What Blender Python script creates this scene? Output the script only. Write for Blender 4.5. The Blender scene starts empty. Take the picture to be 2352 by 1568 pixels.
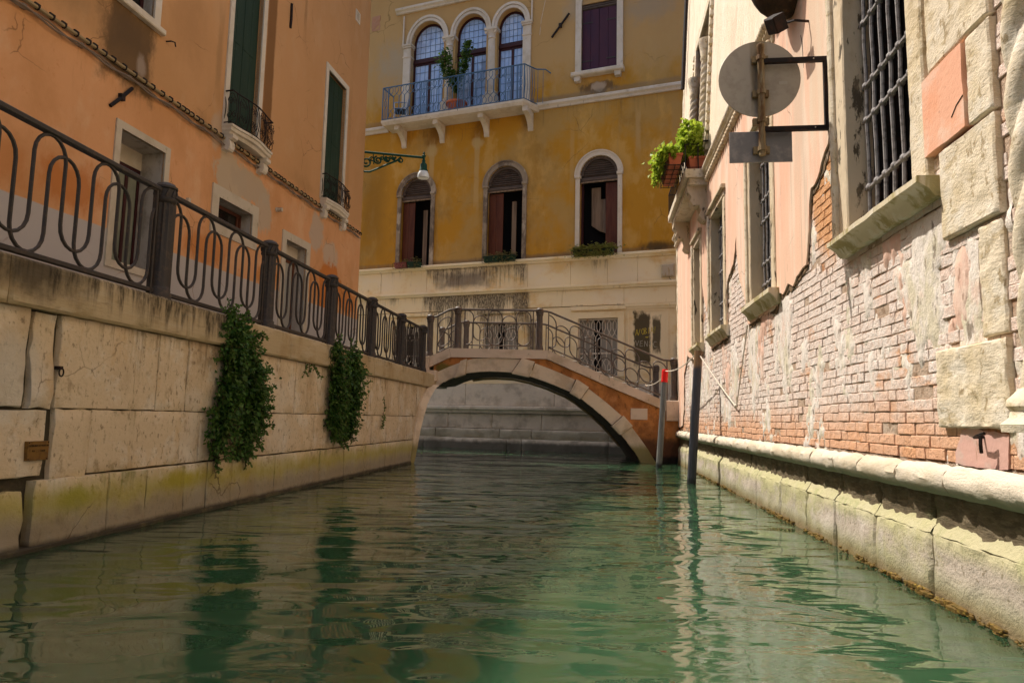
import bpy, math, random
from mathutils import Vector, Matrix, noise
from mathutils.geometry import tessellate_polygon
R_ = math.radians
random.seed(7)
scn = bpy.context.scene
COL = scn.collection

# ------------------------------------------------------------------ camera, sky, sun, exposure
cam = bpy.data.objects.new('camera', bpy.data.cameras.new('camera'))
COL.objects.link(cam)
cam.data.sensor_width = 36.0
cam.data.lens = 1600 / 2352 * 36
cam.data.clip_start = 0.05
cam.data.clip_end = 600
cam.location = (0, 0, 1.0)
_p, _r = R_(6.3), R_(1.2)
_f = Vector((0, math.cos(_p), math.sin(_p)))
_x0, _u0 = Vector((1, 0, 0)), Vector((0, -math.sin(_p), math.cos(_p)))
_x = _x0 * math.cos(_r) + _u0 * math.sin(_r)
_u = -_x0 * math.sin(_r) + _u0 * math.cos(_r)
cam.rotation_euler = Matrix((_x, _u, -_f)).transposed().to_euler()
scn.camera = cam

SUN_EL, SUN_AZ = R_(58), R_(32)            # azimuth measured from -X towards +Y
to_sun = Vector((-math.cos(SUN_AZ) * math.cos(SUN_EL), math.sin(SUN_AZ) * math.cos(SUN_EL), math.sin(SUN_EL)))
world = bpy.data.worlds.new('World')
scn.world = world
world.use_nodes = True
wt = world.node_tree
sky = wt.nodes.new('ShaderNodeTexSky')
sky.sky_type = 'NISHITA'
sky.sun_disc = False
sky.sun_elevation = SUN_EL
sky.sun_rotation = math.atan2(to_sun.x, to_sun.y)
sky.dust_density = 4.0
sky.air_density = 0.8
sky.ozone_density = 0.5
bg = wt.nodes['Background']
bg.inputs['Strength'].default_value = 0.14
wt.links.new(sky.outputs[0], bg.inputs['Color'])
sun = bpy.data.objects.new('sun', bpy.data.lights.new('sun', 'SUN'))
COL.objects.link(sun)
sun.data.energy = 4.2
sun.data.angle = R_(0.5)
sun.data.color = (1.0, 0.93, 0.82)
sun.rotation_euler = (-to_sun).to_track_quat('-Z', 'Y').to_euler()
sun.location = (0, 0, 40)
scn.view_settings.view_transform = 'Standard'
scn.view_settings.look = 'None'
scn.view_settings.gamma = 1.0
scn.view_settings.use_curve_mapping = False
scn.view_settings.exposure = 0.45
scn.cycles.max_bounces = 8
scn.cycles.diffuse_bounces = 5

# ------------------------------------------------------------------ frames: x along a wall (left to right as seen), y into it, z up
def frame(a, b):
    d = Vector((b[0] - a[0], b[1] - a[1], 0)).normalized()
    y = Vector((-d.y, d.x, 0))
    m = Matrix.Identity(4)
    for i in range(3):
        m[i][0] = d[i]; m[i][1] = y[i]; m[i][2] = (0, 0, 1)[i]
    m[0][3], m[1][3] = a[0], a[1]
    return m
def TR(x, y, z): return Matrix.Translation((x, y, z))
FL = frame((-3.37, 5.06), (-2.15, 15.2))
_s, _c = math.sin(R_(10)), math.cos(R_(10))
FO = frame((-4.17 - 14 * _s, 18.5 - 14 * _c), (-4.17, 18.5))
FR = frame((4.14, 17.2), (2.45, 3.41))
FY = frame((-4.6, 24.4), (3.26, 21.35))
FB = frame((-1.95, 17.25), (4.14, 17.1))

# ------------------------------------------------------------------ mesh helpers
class MB:
    def __init__(s): s.v = []; s.f = []
    def add(s, vs, fs):
        n = len(s.v); s.v += [tuple(v) for v in vs]; s.f += [tuple(i + n for i in f) for f in fs]; return s
    def box(s, x0, x1, y0, y1, z0, z1):
        return s.add([(x0,y0,z0),(x1,y0,z0),(x1,y1,z0),(x0,y1,z0),(x0,y0,z1),(x1,y0,z1),(x1,y1,z1),(x0,y1,z1)],
            [(0,3,2,1),(4,5,6,7),(0,1,5,4),(1,2,6,5),(2,3,7,6),(3,0,4,7)])
    def bbox(s, x0, x1, y0, y1, z0, z1, b=.01):   # box with its front edges bevelled
        o = [(x0,z0),(x1,z0),(x1,z1),(x0,z1)]; i = [(x0+b,z0+b),(x1-b,z0+b),(x1-b,z1-b),(x0+b,z1-b)]
        vs = [(x,y0,z) for x,z in i] + [(x,y0+b,z) for x,z in o] + [(x,y1,z) for x,z in o]
        fs = [(0,1,2,3)]
        for k in range(4):
            j = (k+1)%4
            fs += [(k,4+k,4+j,j),(4+k,8+k,8+j,4+j)]
        fs.append((11,10,9,8))
        return s.add(vs, fs)
    def prism(s, outer, y0, y1, holes=()):        # outline in (x, z) drawn out along y
        loops = [list(outer)] + [list(h) for h in holes]
        tri = tessellate_polygon([[Vector((x, z, 0)) for x, z in l] for l in loops])
        flat = [p for l in loops for p in l]; n = len(flat)
        vs = [(x,y0,z) for x,z in flat] + [(x,y1,z) for x,z in flat]
        fs = []
        for t in tri:
            a, b, c = [Vector(flat[i]) for i in t]
            t = tuple(t) if (b-a).cross(c-a) > 0 else tuple(reversed(t))
            fs.append(t); fs.append(tuple(i+n for i in reversed(t)))
        k = 0
        for li, l in enumerate(loops):
            m = len(l); ar = sum(l[i][0]*l[(i+1)%m][1]-l[(i+1)%m][0]*l[i][1] for i in range(m))
            for i in range(m):
                a, b = k+i, k+(i+1)%m
                fs.append((b,a,a+n,b+n) if (ar > 0) == (li == 0) else (a,b,b+n,a+n))
            k += m
        return s.add(vs, fs)
    def tube(s, pts, r, n=6, closed=False, cap=True):
        P = [Vector(p) for p in pts]; m = len(P); vs = []; fs = []
        rr = r if isinstance(r, (list, tuple)) else [r]*m
        up = None
        for i in range(m):
            if closed: t = P[(i+1)%m] - P[i-1]
            else: t = P[min(i+1,m-1)] - P[max(i-1,0)]
            if t.length < 1e-9: t = Vector((0,0,1))
            t.normalize()
            if up is None:
                up = Vector((0,1,0)) if abs(t.y) < .9 else Vector((1,0,0))
            a = (up - t*up.dot(t))
            if a.length < 1e-4: a = Vector((1,0,0)) - t*t.x
            a.normalize(); up = a; b = t.cross(a)
            for k in range(n):
                w = 2*math.pi*(k+.5)/n
                vs.append(P[i] + (a*math.cos(w) + b*math.sin(w))*rr[i])
        for i in range(m if closed else m-1):
            j = (i+1)%m
            for k in range(n):
                l = (k+1)%n
                fs.append((i*n+k, i*n+l, j*n+l, j*n+k))
        if cap and not closed:
            fs.append(tuple(reversed(range(n)))); fs.append(tuple((m-1)*n+k for k in range(n)))
        return s.add(vs, fs)
    def lathe(s, prof, n=16, c=(0,0,0), flute=None):
        vs = []; fs = []
        for q in prof:
            r, z = q[0], q[1]; fl = q[2] if len(q) > 2 else 0
            for k in range(n):
                w = 2*math.pi*k/n; rr = r*(1 - fl*(k % 2))
                vs.append((c[0]+rr*math.cos(w), c[1]+rr*math.sin(w), c[2]+z))
        for i in range(len(prof)-1):
            for k in range(n):
                l = (k+1)%n; fs.append((i*n+k,i*n+l,(i+1)*n+l,(i+1)*n+k))
        fs.append(tuple(reversed(range(n)))); fs.append(tuple((len(prof)-1)*n+k for k in range(n)))
        return s.add(vs, fs)
    def ball(s, c, r, sc=(1,1,1), n=10, m=6):
        vs = []; fs = []
        for i in range(m+1):
            th = math.pi*i/m
            for k in range(n):
                w = 2*math.pi*k/n
                vs.append((c[0]+r*sc[0]*math.sin(th)*math.cos(w), c[1]+r*sc[1]*math.sin(th)*math.sin(w), c[2]-r*sc[2]*math.cos(th)))
        for i in range(m):
            for k in range(n):
                l = (k+1)%n; fs.append((i*n+k,i*n+l,(i+1)*n+l,(i+1)*n+k))
        return s.add(vs, fs)
    def stone(s, x0, x1, z0, z1, yf, yb, amp=.01, seed=0, res=.06, bev=.015, wob=.006, fr=6.0, slant=0.0):
        nx = max(2, min(60, int((x1-x0)/res))); nz = max(2, min(40, int((z1-z0)/res)))
        xs = [x0, x0+bev] + [x0+bev+(x1-x0-2*bev)*i/nx for i in range(1,nx)] + [x1-bev, x1]
        zs = [z0, z0+bev] + [z0+bev+(z1-z0-2*bev)*i/nz for i in range(1,nz)] + [z1-bev, z1]
        vs = []; W, H = len(xs), len(zs)
        for j, z in enumerate(zs):
            for i, x in enumerate(xs):
                e = (i in (0,W-1)) or (j in (0,H-1))
                q = Vector((x*fr+seed*7.3, z*fr, seed*3.1))
                d = amp*(noise.noise(q) + .6*noise.noise(q*2.7) + .35*noise.noise(q*6.1))
                y = yf + d + (bev*.9 if e else 0) - slant*(1-(z-z0)/(z1-z0))
                dx = wob*noise.noise(Vector((z*9, seed*2.2, x*3))) if i in (0,W-1) else 0
                dz = wob*noise.noise(Vector((x*9, seed*5.2, z*3))) if j in (0,H-1) else 0
                vs.append((x+dx, y, z+dz))
        fs = [(j*W+i, j*W+i+1, (j+1)*W+i+1, (j+1)*W+i) for j in range(H-1) for i in range(W-1)]
        ring = [i for i in range(W)] + [j*W+W-1 for j in range(1,H)] + [(H-1)*W+i for i in range(W-2,-1,-1)] + [j*W for j in range(H-2,0,-1)]
        n = len(vs); vs += [(vs[i][0], yb, vs[i][2]) for i in ring]
        m = len(ring)
        for k in range(m):
            l = (k+1)%m
            fs.append((ring[l], ring[k], n+k, n+l))
        return s.add(vs, fs)
    def loft(s, A, B_, flip=False):
        n = len(A); fs = [((i,i+1,n+i+1,n+i) if not flip else (n+i,n+i+1,i+1,i)) for i in range(n-1)]
        return s.add(list(A)+list(B_), fs)
    def mesh(s, name):
        me = bpy.data.meshes.new(name); me.from_pydata(s.v, [], s.f); me.update(); return me

def put(name, me, mat=None, parent=None, mw=None, smooth=False):
    if isinstance(me, MB): me = me.mesh(name)
    if mat is not None and not me.materials: me.materials.append(mat)
    if smooth:
        me.polygons.foreach_set('use_smooth', [True]*len(me.polygons))
        try: me.set_sharp_from_angle(angle=R_(40))
        except Exception: pass
    o = bpy.data.objects.new(name, me); COL.objects.link(o)
    if parent is not None: o.parent = parent
    if mw is not None: o.matrix_local = mw
    return o
def tag(o, label, cat, group=None):
    o['label'] = label; o['category'] = cat
    if group: o['group'] = group
    return o
def thing(name, label, cat, mw, group=None):
    o = bpy.data.objects.new(name, None); o.empty_display_size = .2; COL.objects.link(o)
    o.matrix_world = mw
    return tag(o, label, cat, group)
def struct(name, mb, mat, mw=None, smooth=False):
    o = put(name, mb, mat, None, mw, smooth); o['kind'] = 'structure'; return o
def stuff(o): o['kind'] = 'stuff'; return o
def copy_tree(o, parent=None):
    c = o.copy(); COL.objects.link(c)
    if parent is not None: c.parent = parent
    for ch in list(o.children): copy_tree(ch, c)
    return c
def rag(pts, amp=.03, step=.08, seed=0, closed=True):
    out = []; m = len(pts)
    for i in range(m if closed else m-1):
        a, b = Vector(pts[i]), Vector(pts[(i+1)%m]); L = (b-a).length; n = max(1, int(L/step))
        nrm = Vector((-(b-a).y, (b-a).x)).normalized() if L > 0 else Vector((0,0))
        for k in range(n):
            p = a.lerp(b, k/n)
            q = Vector((p.x*5+seed*3.3, p.y*5, seed*1.7))
            d = amp*(noise.noise(q)*1.3 + noise.noise(q*3.7)*.7) if k or amp else 0
            out.append(tuple(p + nrm*d))
    if not closed: out.append(tuple(pts[-1]))
    return out
def rect(x0, x1, z0, z1): return [(x0,z0),(x1,z0),(x1,z1),(x0,z1)]
def arch(cx, hw, z0, zs, n=18, rz=None):
    rz = rz or hw
    return [(cx-hw,z0),(cx+hw,z0)] + [(cx+hw*math.cos(math.pi*i/n), zs+rz*math.sin(math.pi*i/n)) for i in range(n+1)]
def inside(p, poly):
    x, y = p; c = False; m = len(poly)
    for i in range(m):
        x1, y1 = poly[i]; x2, y2 = poly[(i+1)%m]
        if (y1 > y) != (y2 > y) and x < (x2-x1)*(y-y1)/(y2-y1)+x1: c = not c
    return c

# ------------------------------------------------------------------ procedural materials
class NT:
    def __init__(s, name):
        s.m = bpy.data.materials.new(name); s.m.use_nodes = True; s.t = s.m.node_tree
        s.b = s.t.nodes['Principled BSDF']
        s.co = s.t.nodes.new('ShaderNodeTexCoord')
    def w(s, sock, v):
        if isinstance(v, bpy.types.NodeSocket): s.t.links.new(v, sock)
        elif isinstance(v, (tuple, list)) and len(v) == 3 and sock.type == 'RGBA': sock.default_value = (*v, 1)
        else: sock.default_value = v
    def n(s, ty, **kw):
        nd = s.t.nodes.new(ty)
        for k, v in kw.items(): setattr(nd, k, v)
        return nd
    def math(s, op, a, b=0.0, c=None, clamp=False):
        nd = s.n('ShaderNodeMath', operation=op, use_clamp=clamp); s.w(nd.inputs[0], a); s.w(nd.inputs[1], b)
        if c is not None: s.w(nd.inputs[2], c)
        return nd.outputs[0]
    def scale(s, vec, sc, loc=(0,0,0)):
        nd = s.n('ShaderNodeMapping'); s.w(nd.inputs['Vector'], vec); nd.inputs['Scale'].default_value = sc; nd.inputs['Location'].default_value = loc
        return nd.outputs[0]
    def noise(s, vec, scale=5, detail=5, rough=.6, dist=0):
        nd = s.n('ShaderNodeTexNoise'); s.w(nd.inputs['Vector'], vec)
        nd.inputs['Scale'].default_value = scale; nd.inputs['Detail'].default_value = detail
        nd.inputs['Roughness'].default_value = rough; nd.inputs['Distortion'].default_value = dist
        return nd.outputs['Fac']
    def ss(s, v, lo, hi):
        nd = s.n('ShaderNodeMapRange', interpolation_type='SMOOTHSTEP'); s.w(nd.inputs['Value'], v)
        if lo <= hi:
            nd.inputs['From Min'].default_value = lo; nd.inputs['From Max'].default_value = hi
        else:
            nd.inputs['From Min'].default_value = hi; nd.inputs['From Max'].default_value = lo
            nd.inputs['To Min'].default_value = 1; nd.inputs['To Max'].default_value = 0
        return nd.outputs[0]
    def mix(s, f, a, b):
        nd = s.n('ShaderNodeMix', data_type='RGBA'); s.w(nd.inputs[0], f); s.w(nd.inputs[6], a); s.w(nd.inputs[7], b); return nd.outputs[2]
MATS = {}
def surf(name, base, rough=.85, vary=(), stains=(), bands=(), drips=(), bump=(), spec=.25, metal=0, world=False, rnd=None, under=(), cracks=None):
    """vary: (colour, scale xyz, lo, hi, strength); stains: (kind, cx, cz, rx, rz, colour, strength, edge);
    bands: (z lo, z hi, soft, colour, strength) with a broken edge; drips: (u0, u1, ztop, length, colour, strength, density)"""
    T = NT(name)
    vec = T.co.outputs['Object']
    if world: vec = T.n('ShaderNodeNewGeometry').outputs['Position']
    sep = T.n('ShaderNodeSeparateXYZ'); T.w(sep.inputs[0], vec); X, Z = sep.outputs[0], sep.outputs[2]
    c = base
    if rnd:
        oi = T.n('ShaderNodeObjectInfo').outputs['Random']
        for k, (col, lo, hi, st) in enumerate(rnd):
            f = T.math('FRACT', T.math('MULTIPLY', oi, 7.13*(k+1)))
            c = T.mix(T.math('MULTIPLY', T.ss(f, lo, hi), st), c, col)
    for col, sc, lo, hi, st in vary:
        f = T.math('MULTIPLY_ADD', T.math('SUBTRACT', T.noise(T.scale(vec, sc, (random.random()*9, 0, random.random()*9)), 1.0, 8, .66), .5), 1.45, .5)
        c = T.mix(T.math('MULTIPLY', T.ss(f, lo, hi), st), c, col)
    if stains or bands or under:
        wob = T.noise(T.scale(vec, (3.4, 3.4, 2.0)), 1.0, 9, .7)
        wobc = T.math('SUBTRACT', wob, .5)
    for z0, z1, soft, col, st in under:
        zz = T.math('MULTIPLY_ADD', wobc, soft*2.2, Z)
        c = T.mix(T.math('MULTIPLY', T.math('MULTIPLY', T.ss(zz, z0-soft, z0+soft), T.ss(zz, z1+soft, z1-soft)), st), c, col)
    for kind, cx, cz, rx, rz, col, st, edge in stains:
        dx = T.math('DIVIDE', T.math('SUBTRACT', X, cx), rx); dz = T.math('DIVIDE', T.math('SUBTRACT', Z, cz), rz)
        if kind == 'e': d = T.math('SQRT', T.math('ADD', T.math('MULTIPLY', dx, dx), T.math('MULTIPLY', dz, dz)))
        else: d = T.math('MAXIMUM', T.math('ABSOLUTE', dx), T.math('ABSOLUTE', dz))
        d = T.math('MULTIPLY_ADD', wobc, 1.7 if kind == 'e' else (1.1 if rz < 2 else .6), d)
        c = T.mix(T.math('MULTIPLY', T.ss(d, 1.0, 1.0-edge), st), c, col)
    for z0, z1, soft, col, st in bands:
        zz = T.math('MULTIPLY_ADD', wobc, soft*2.2, Z)
        f = T.math('MULTIPLY', T.ss(zz, z0-soft, z0+soft), T.ss(zz, z1+soft, z1-soft))
        c = T.mix(T.math('MULTIPLY', f, st), c, col)
    for u0, u1, zt, ln, col, st, den in drips:
        st_n = T.noise(T.scale(vec, (13, 2, .7)), 1.0, 7, .72, .3)
        big = T.noise(T.scale(vec, (1.6, 1, .25)), 1.0, 4, .6)
        fine = T.noise(T.scale(vec, (30, 30, 9)), 1.0, 5, .7)
        h = T.math('DIVIDE', T.math('SUBTRACT', zt, Z), ln)           # 0 at the top, 1 at the end
        thr = T.math('MULTIPLY_ADD', h, .20, 1-den)
        f = T.ss(T.math('SUBTRACT', T.math('ADD', T.math('MULTIPLY', st_n, .55), T.math('MULTIPLY', big, .45)), thr), -.02, .13)
        f = T.math('MULTIPLY', f, T.math('MULTIPLY_ADD', T.ss(fine, .36, .6), .55, .45))
        f = T.math('MULTIPLY', f, T.math('MULTIPLY', T.ss(h, -.02, .02), T.ss(h, 1.0, .5)))
        f = T.math('MULTIPLY', f, T.math('MULTIPLY', T.ss(X, u0-.08, u0+.08), T.ss(X, u1+.08, u1-.08)))
        c = T.mix(T.math('MULTIPLY', f, st), c, col)
    if cracks:
        cs, cw, ccol, cst = cracks
        dn = T.n('ShaderNodeTexNoise'); T.w(dn.inputs['Vector'], vec); dn.inputs['Scale'].default_value = cs*1.3; dn.inputs['Detail'].default_value = 6
        va = T.n('ShaderNodeVectorMath', operation='MULTIPLY_ADD'); T.w(va.inputs[0], dn.outputs['Color']); va.inputs[1].default_value = (.55/cs,)*3; T.w(va.inputs[2], vec)
        vo = T.n('ShaderNodeTexVoronoi', feature='DISTANCE_TO_EDGE'); T.w(vo.inputs['Vector'], va.outputs[0]); vo.inputs['Scale'].default_value = cs
        msk = T.ss(T.noise(T.scale(vec, (cs*.7,)*3, (4,1,2)), 1.0, 3), .50, .62)
        c = T.mix(T.math('MULTIPLY', T.math('MULTIPLY', T.ss(vo.outputs['Distance'], cw*cs, 0), msk), cst), c, ccol)
    T.w(T.b.inputs['Base Color'], c)
    T.b.inputs['Roughness'].default_value = rough
    T.b.inputs['Specular IOR Level'].default_value = spec
    T.b.inputs['Metallic'].default_value = metal
    h = None
    for sc, st in bump:
        f = T.math('MULTIPLY', T.noise(T.scale(vec, sc), 1.0, 6, .65), st)
        h = f if h is None else T.math('ADD', h, f)
    if h is not None:
        bp = T.n('ShaderNodeBump'); bp.inputs['Strength'].default_value = 1.0; bp.inputs['Distance'].default_value = 1.0
        T.w(bp.inputs['Height'], h); T.w(T.b.inputs['Normal'], bp.outputs[0])
    MATS[name] = T.m
    return T.m

# ------------------------------------------------------------------ material palette
orange = surf('orange_plaster', (.64,.325,.145),
    vary=[((.52,.25,.095),(.5,1,.35),.42,.66,.7), ((.66,.40,.22),(1.3,1,.7),.5,.7,.6), ((.40,.20,.085),(2.5,1,.35),.60,.82,.45), ((.42,.14,.03),(7,7,7),.62,.75,.25)],
    stains=[('b',5.1,6.35,.60,.78,(.12,.07,.028),.92,.40), ('e',5.0,6.5,.7,.5,(.10,.06,.028),.6,.8), ('e',4.0,6.5,.9,.5,(.30,.17,.07),.6,.9), ('e',6.4,7.5,.7,1.2,(.38,.20,.08),.5,.9), ('e',6.9,5.9,.35,.3,(.30,.17,.07),.6,.8), ('b',7.25,7.4,.12,1.3,(.30,.17,.07),.55,.8), ('e',10.6,6.1,.8,.3,(.36,.19,.07),.5,.9), ('b',12.95,8,.12,2.5,(.40,.22,.09),.5,.8),
            ('e',5.35,6.15,.13,.22,(.42,.34,.27),.55,.7),
            ('b',8.92,8.2,.2,2.35,(.17,.075,.02),.85,.35), ('b',10.3,10.6,.09,1.5,(.25,.13,.05),.6,.8),
            ('e',7.85,5.3,.55,.55,(.46,.36,.24),.95,.25), ('e',8.5,5.35,.75,.35,(.44,.34,.23),.95,.25), ('e',9.0,4.95,.35,.45,(.45,.35,.24),.9,.25), ('e',7.35,6.0,.22,.45,(.45,.33,.22),.7,.5),
            ('e',11.4,5.25,.42,.5,(.47,.36,.26),.9,.25), ('e',12.2,4.85,.5,.42,(.5,.38,.27),.85,.3),
            ('e',12.2,4.0,.75,.75,(.52,.17,.03),.95,.2), ('e',11.4,3.95,.35,.5,(.50,.2,.05),.6,.4), ('e',13.3,3.9,.6,.35,(.50,.18,.04),.9,.25),
            ('e',4.3,3.95,.75,.42,(.48,.16,.03),.8,.6), ('e',3.2,3.9,.6,.4,(.47,.17,.035),.5,.6), ('e',7.3,3.8,.8,.35,(.50,.17,.03),.7,.5), ('e',9.3,3.75,.5,.25,(.52,.19,.03),.7,.4),
            ],
    under=[(6.0,20,.12,(.47,.265,.11),.65)], bands=[(-9,3.54,.012,(.44,.40,.365),1.0)],   # pale painted base of the wall
    drips=[(-14,14,6.0,1.3,(.22,.12,.045),.6,.50), (-14,14,13,6.9,(.22,.12,.05),.5,.50)],
    bump=[((9,9,9),.004), ((60,60,60),.0012)], cracks=(1.1,.010,(.16,.08,.03),.75))
ochre = surf('ochre_plaster', (.47,.235,.020),
    vary=[((.42,.27,.085),(.35,1,.3),.42,.62,.85), ((.56,.34,.09),(.9,1,.5),.5,.66,.7), ((.30,.15,.015),(.8,1,.5),.55,.75,.5), ((.36,.24,.09),(2.2,1,.25),.6,.76,.4)],
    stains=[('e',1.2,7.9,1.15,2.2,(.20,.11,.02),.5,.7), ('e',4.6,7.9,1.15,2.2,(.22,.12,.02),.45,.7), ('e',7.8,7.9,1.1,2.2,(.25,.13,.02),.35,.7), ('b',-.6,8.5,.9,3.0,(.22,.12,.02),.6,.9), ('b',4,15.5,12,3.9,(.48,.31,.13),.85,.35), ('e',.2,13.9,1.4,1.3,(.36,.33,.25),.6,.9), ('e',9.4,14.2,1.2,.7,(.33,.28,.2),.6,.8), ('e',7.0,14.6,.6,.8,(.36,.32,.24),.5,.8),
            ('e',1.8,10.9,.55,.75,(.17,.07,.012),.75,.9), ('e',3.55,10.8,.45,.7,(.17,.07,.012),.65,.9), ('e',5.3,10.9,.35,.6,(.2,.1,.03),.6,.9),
            ('b',1.75,9.4,.12,1.5,(.50,.34,.13),.75,.5), ('b',3.5,9.4,.12,1.6,(.50,.34,.13),.7,.5), ('e',1.75,10.35,.3,.25,(.5,.36,.15),.8,.5), ('e',3.5,10.4,.3,.25,(.5,.36,.15),.8,.5),
            ('b',6.9,9.5,.1,1.7,(.5,.32,.11),.5,.7), ('b',9.05,10.1,.12,1.0,(.48,.33,.14),.6,.7), ('b',10.25,10.3,.2,.8,(.42,.28,.1),.6,.6),
            ('e',7.75,11.75,.75,.25,(.12,.075,.04),.85,.4), ('e',7.75,11.78,.33,.2,(.45,.36,.26),.9,.35),
            ('b',5,6.25,12,.16,(.16,.12,.08),.75,.9), ('b',5,11.6,12,.16,(.2,.16,.11),.6,.9), ('e',9.6,6.35,.9,.22,(.05,.035,.015),.8,.8)],
    drips=[(-2,12,11.25,1.6,(.17,.12,.05),.6,.5), (-2,12,17,3,(.3,.24,.13),.3,.45)],
    bump=[((7,7,7),.004), ((50,50,50),.0012)], cracks=(.7,.016,(.16,.10,.03),.6))
istria = surf('white_stone', (.62,.55,.44), vary=[((.45,.38,.27),(1.2,1.2,1.0),.45,.7,.6), ((.66,.62,.56),(3,3,3),.5,.7,.5), ((.20,.16,.10),(9,9,5),.66,.8,.5)], bump=[((14,14,14),.003),((70,70,70),.001)])
slab = surf('stained_white_slab', (.84,.71,.46), vary=[((.72,.48,.17),(.7,1,.9),.5,.72,.75), ((.82,.72,.54),(.5,1,.8),.5,.7,.6), ((.3,.22,.12),(5,5,2),.66,.8,.4)],
    drips=[(-.2,1.75,6.05,1.0,(.06,.045,.03),.9,.53), (1.7,5.4,6.05,1.0,(.09,.07,.05),.9,.6), (1.6,5.5,5.1,.85,(.05,.04,.028),.95,.70), (-1,1.6,5.1,.8,(.05,.04,.028),.85,.52), (5.3,6.9,5.1,.8,(.07,.05,.03),.8,.47), (7.6,8.1,6.02,.9,(.06,.045,.03),.9,.56), (6.9,8.5,4.62,.35,(.10,.075,.04),.8,.5)],
    stains=[('b',3.1,5.62,1.3,.36,(.15,.12,.095),.8,.7)], bump=[((10,10,10),.002)])
lowwall = surf('lower_slab', (.82,.68,.43), vary=[((.70,.48,.18),(.8,1,.9),.5,.72,.7), ((.72,.63,.47),(.5,1,.8),.5,.7,.6)],
    stains=[('b',9.18,3.5,.27,.85,(.045,.033,.012),.93,.22), ('b',9.62,3.6,.14,.62,(.05,.037,.015),.9,.3), ('b',10.42,3.7,.1,.45,(.07,.05,.02),.85,.5), ('e',10.4,3.0,.35,.7,(.3,.26,.2),.7,.6),
            ('b',2.9,3.5,.35,1.0,(.13,.10,.07),.7,.5), ('b',5.6,3.4,.2,1.0,(.10,.075,.04),.8,.5), ('e',3.1,2.8,.5,.35,(.55,.52,.46),.6,.3)],
    drips=[(1.6,5.6,4.55,1.3,(.06,.045,.03),.9,.58), (-1,12,4.55,.6,(.09,.065,.03),.7,.46)], bump=[((10,10,10),.002)])
base_y = surf('canal_base_stone', (.64,.58,.48), vary=[((.28,.24,.18),(1.4,1.4,1.4),.45,.7,.6), ((.5,.46,.4),(4,4,4),.55,.75,.5)], bands=[(-1,.26,.08,(.05,.05,.04),.85), (.35,.62,.06,(.14,.15,.08),.5)], bump=[((5,5,22),.008),((40,40,40),.003)])
quay = surf('quay_stone', (.64,.51,.35),
    vary=[((.42,.30,.18),(1.1,1.1,.8),.45,.7,.7), ((.64,.56,.45),(.7,.7,.8),.5,.68,.8), ((.24,.16,.08),(7,7,5),.56,.78,.6), ((.70,.63,.53),(2.2,2.2,2.2),.52,.66,.6), ((.52,.32,.13),(2,2,1.4),.58,.78,.55), ((.15,.10,.05),(24,24,16),.57,.74,.65)],
    bands=[(.20,.43,.13,(.34,.30,.035),.75), (-1,.24,.12,(.22,.185,.13),.75), (-1,.05,.03,(.03,.022,.012),.95)],
    stains=[('e',.35,.32,.35,.13,(.25,.30,.03),.8,.8), ('e',1.75,.36,.45,.12,(.42,.34,.015),.8,.7), ('e',-.3,1.2,.4,.4,(.56,.52,.45),.6,.6)],
    drips=[(-2,10.5,1.7,.75,(.14,.09,.04),.75,.50), (-2,10.5,1.0,.5,(.2,.15,.06),.5,.44), (-14,10.5,.50,.42,(.15,.17,.03),.7,.50)],
    bump=[((7,7,7),.012), ((26,26,26),.006), ((80,80,80),.002)], cracks=(1.3,.006,(.09,.06,.03),.9))
coping = surf('coping_stone', (.46,.36,.22), vary=[((.36,.25,.12),(1.2,1.2,.7),.45,.7,.7), ((.5,.42,.30),(2,2,9),.5,.7,.5), ((.25,.19,.1),(4,4,16),.6,.75,.5)],
    drips=[(-2,2.6,2.06,.42,(.035,.026,.015),.95,.60), (2.4,11.5,2.06,.36,(.06,.045,.025),.9,.51)], stains=[('e',-.3,1.95,.7,.28,(.045,.032,.018),.85,.8)],
    bump=[((5,5,30),.006),((40,40,40),.002)])
mortar_dark = surf('quay_joint', (.055,.045,.03), vary=[((.12,.1,.05),(6,6,6),.45,.7,.7)], bump=[((20,20,20),.01)])
paving = surf('paving', (.34,.31,.27), vary=[((.24,.21,.18),(1,1,1),.4,.7,.7)], bump=[((20,20,20),.002)])
iron = surf('dark_iron', (.035,.029,.026), rough=.6, spec=.35, metal=.0, vary=[((.075,.05,.035),(20,20,20),.5,.7,.6)], bump=[((90,90,90),.0008)])
iron_br = surf('weathered_iron', (.085,.065,.05), rough=.55, spec=.4, vary=[((.15,.085,.05),(14,14,14),.5,.7,.6), ((.16,.14,.12),(5,5,5),.55,.7,.5)], bump=[((90,90,90),.0008)])
iron_blue = surf('blue_grey_iron', (.055,.13,.23), rough=.5, spec=.4)
lead = surf('window_lead', (.16,.24,.36), rough=.5)
iron_green = surf('green_painted_iron', (.014,.06,.036), rough=.65, spec=.15, vary=[((.01,.04,.025),(9,9,9),.45,.65,.7)])
iron_bar = surf('window_bar_iron', (.27,.255,.25), rough=.7, vary=[((.07,.055,.05),(20,20,20),.45,.7,.7)], bump=[((60,60,60),.002)])
black_iron = surf('black_rusty_iron', (.014,.010,.009), rough=.7, vary=[((.05,.02,.012),(14,14,14),.5,.7,.6)])
green_wood = surf('green_shutter_wood', (.014,.035,.020), rough=.6, vary=[((.024,.05,.03),(3,3,.6),.45,.7,.7), ((.10,.12,.09),(20,20,8),.70,.78,.5)], bump=[((30,30,2),.002)])
purple = surf('purple_shutter_wood', (.060,.017,.034), rough=.6, vary=[((.04,.014,.035),(2,2,.7),.45,.7,.7)], bump=[((30,30,2),.0015)])
redwood = surf('red_brown_wood', (.10,.032,.016), rough=.6, vary=[((.06,.014,.008),(5,5,.8),.45,.7,.7)], bump=[((30,30,2),.0015)])
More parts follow.
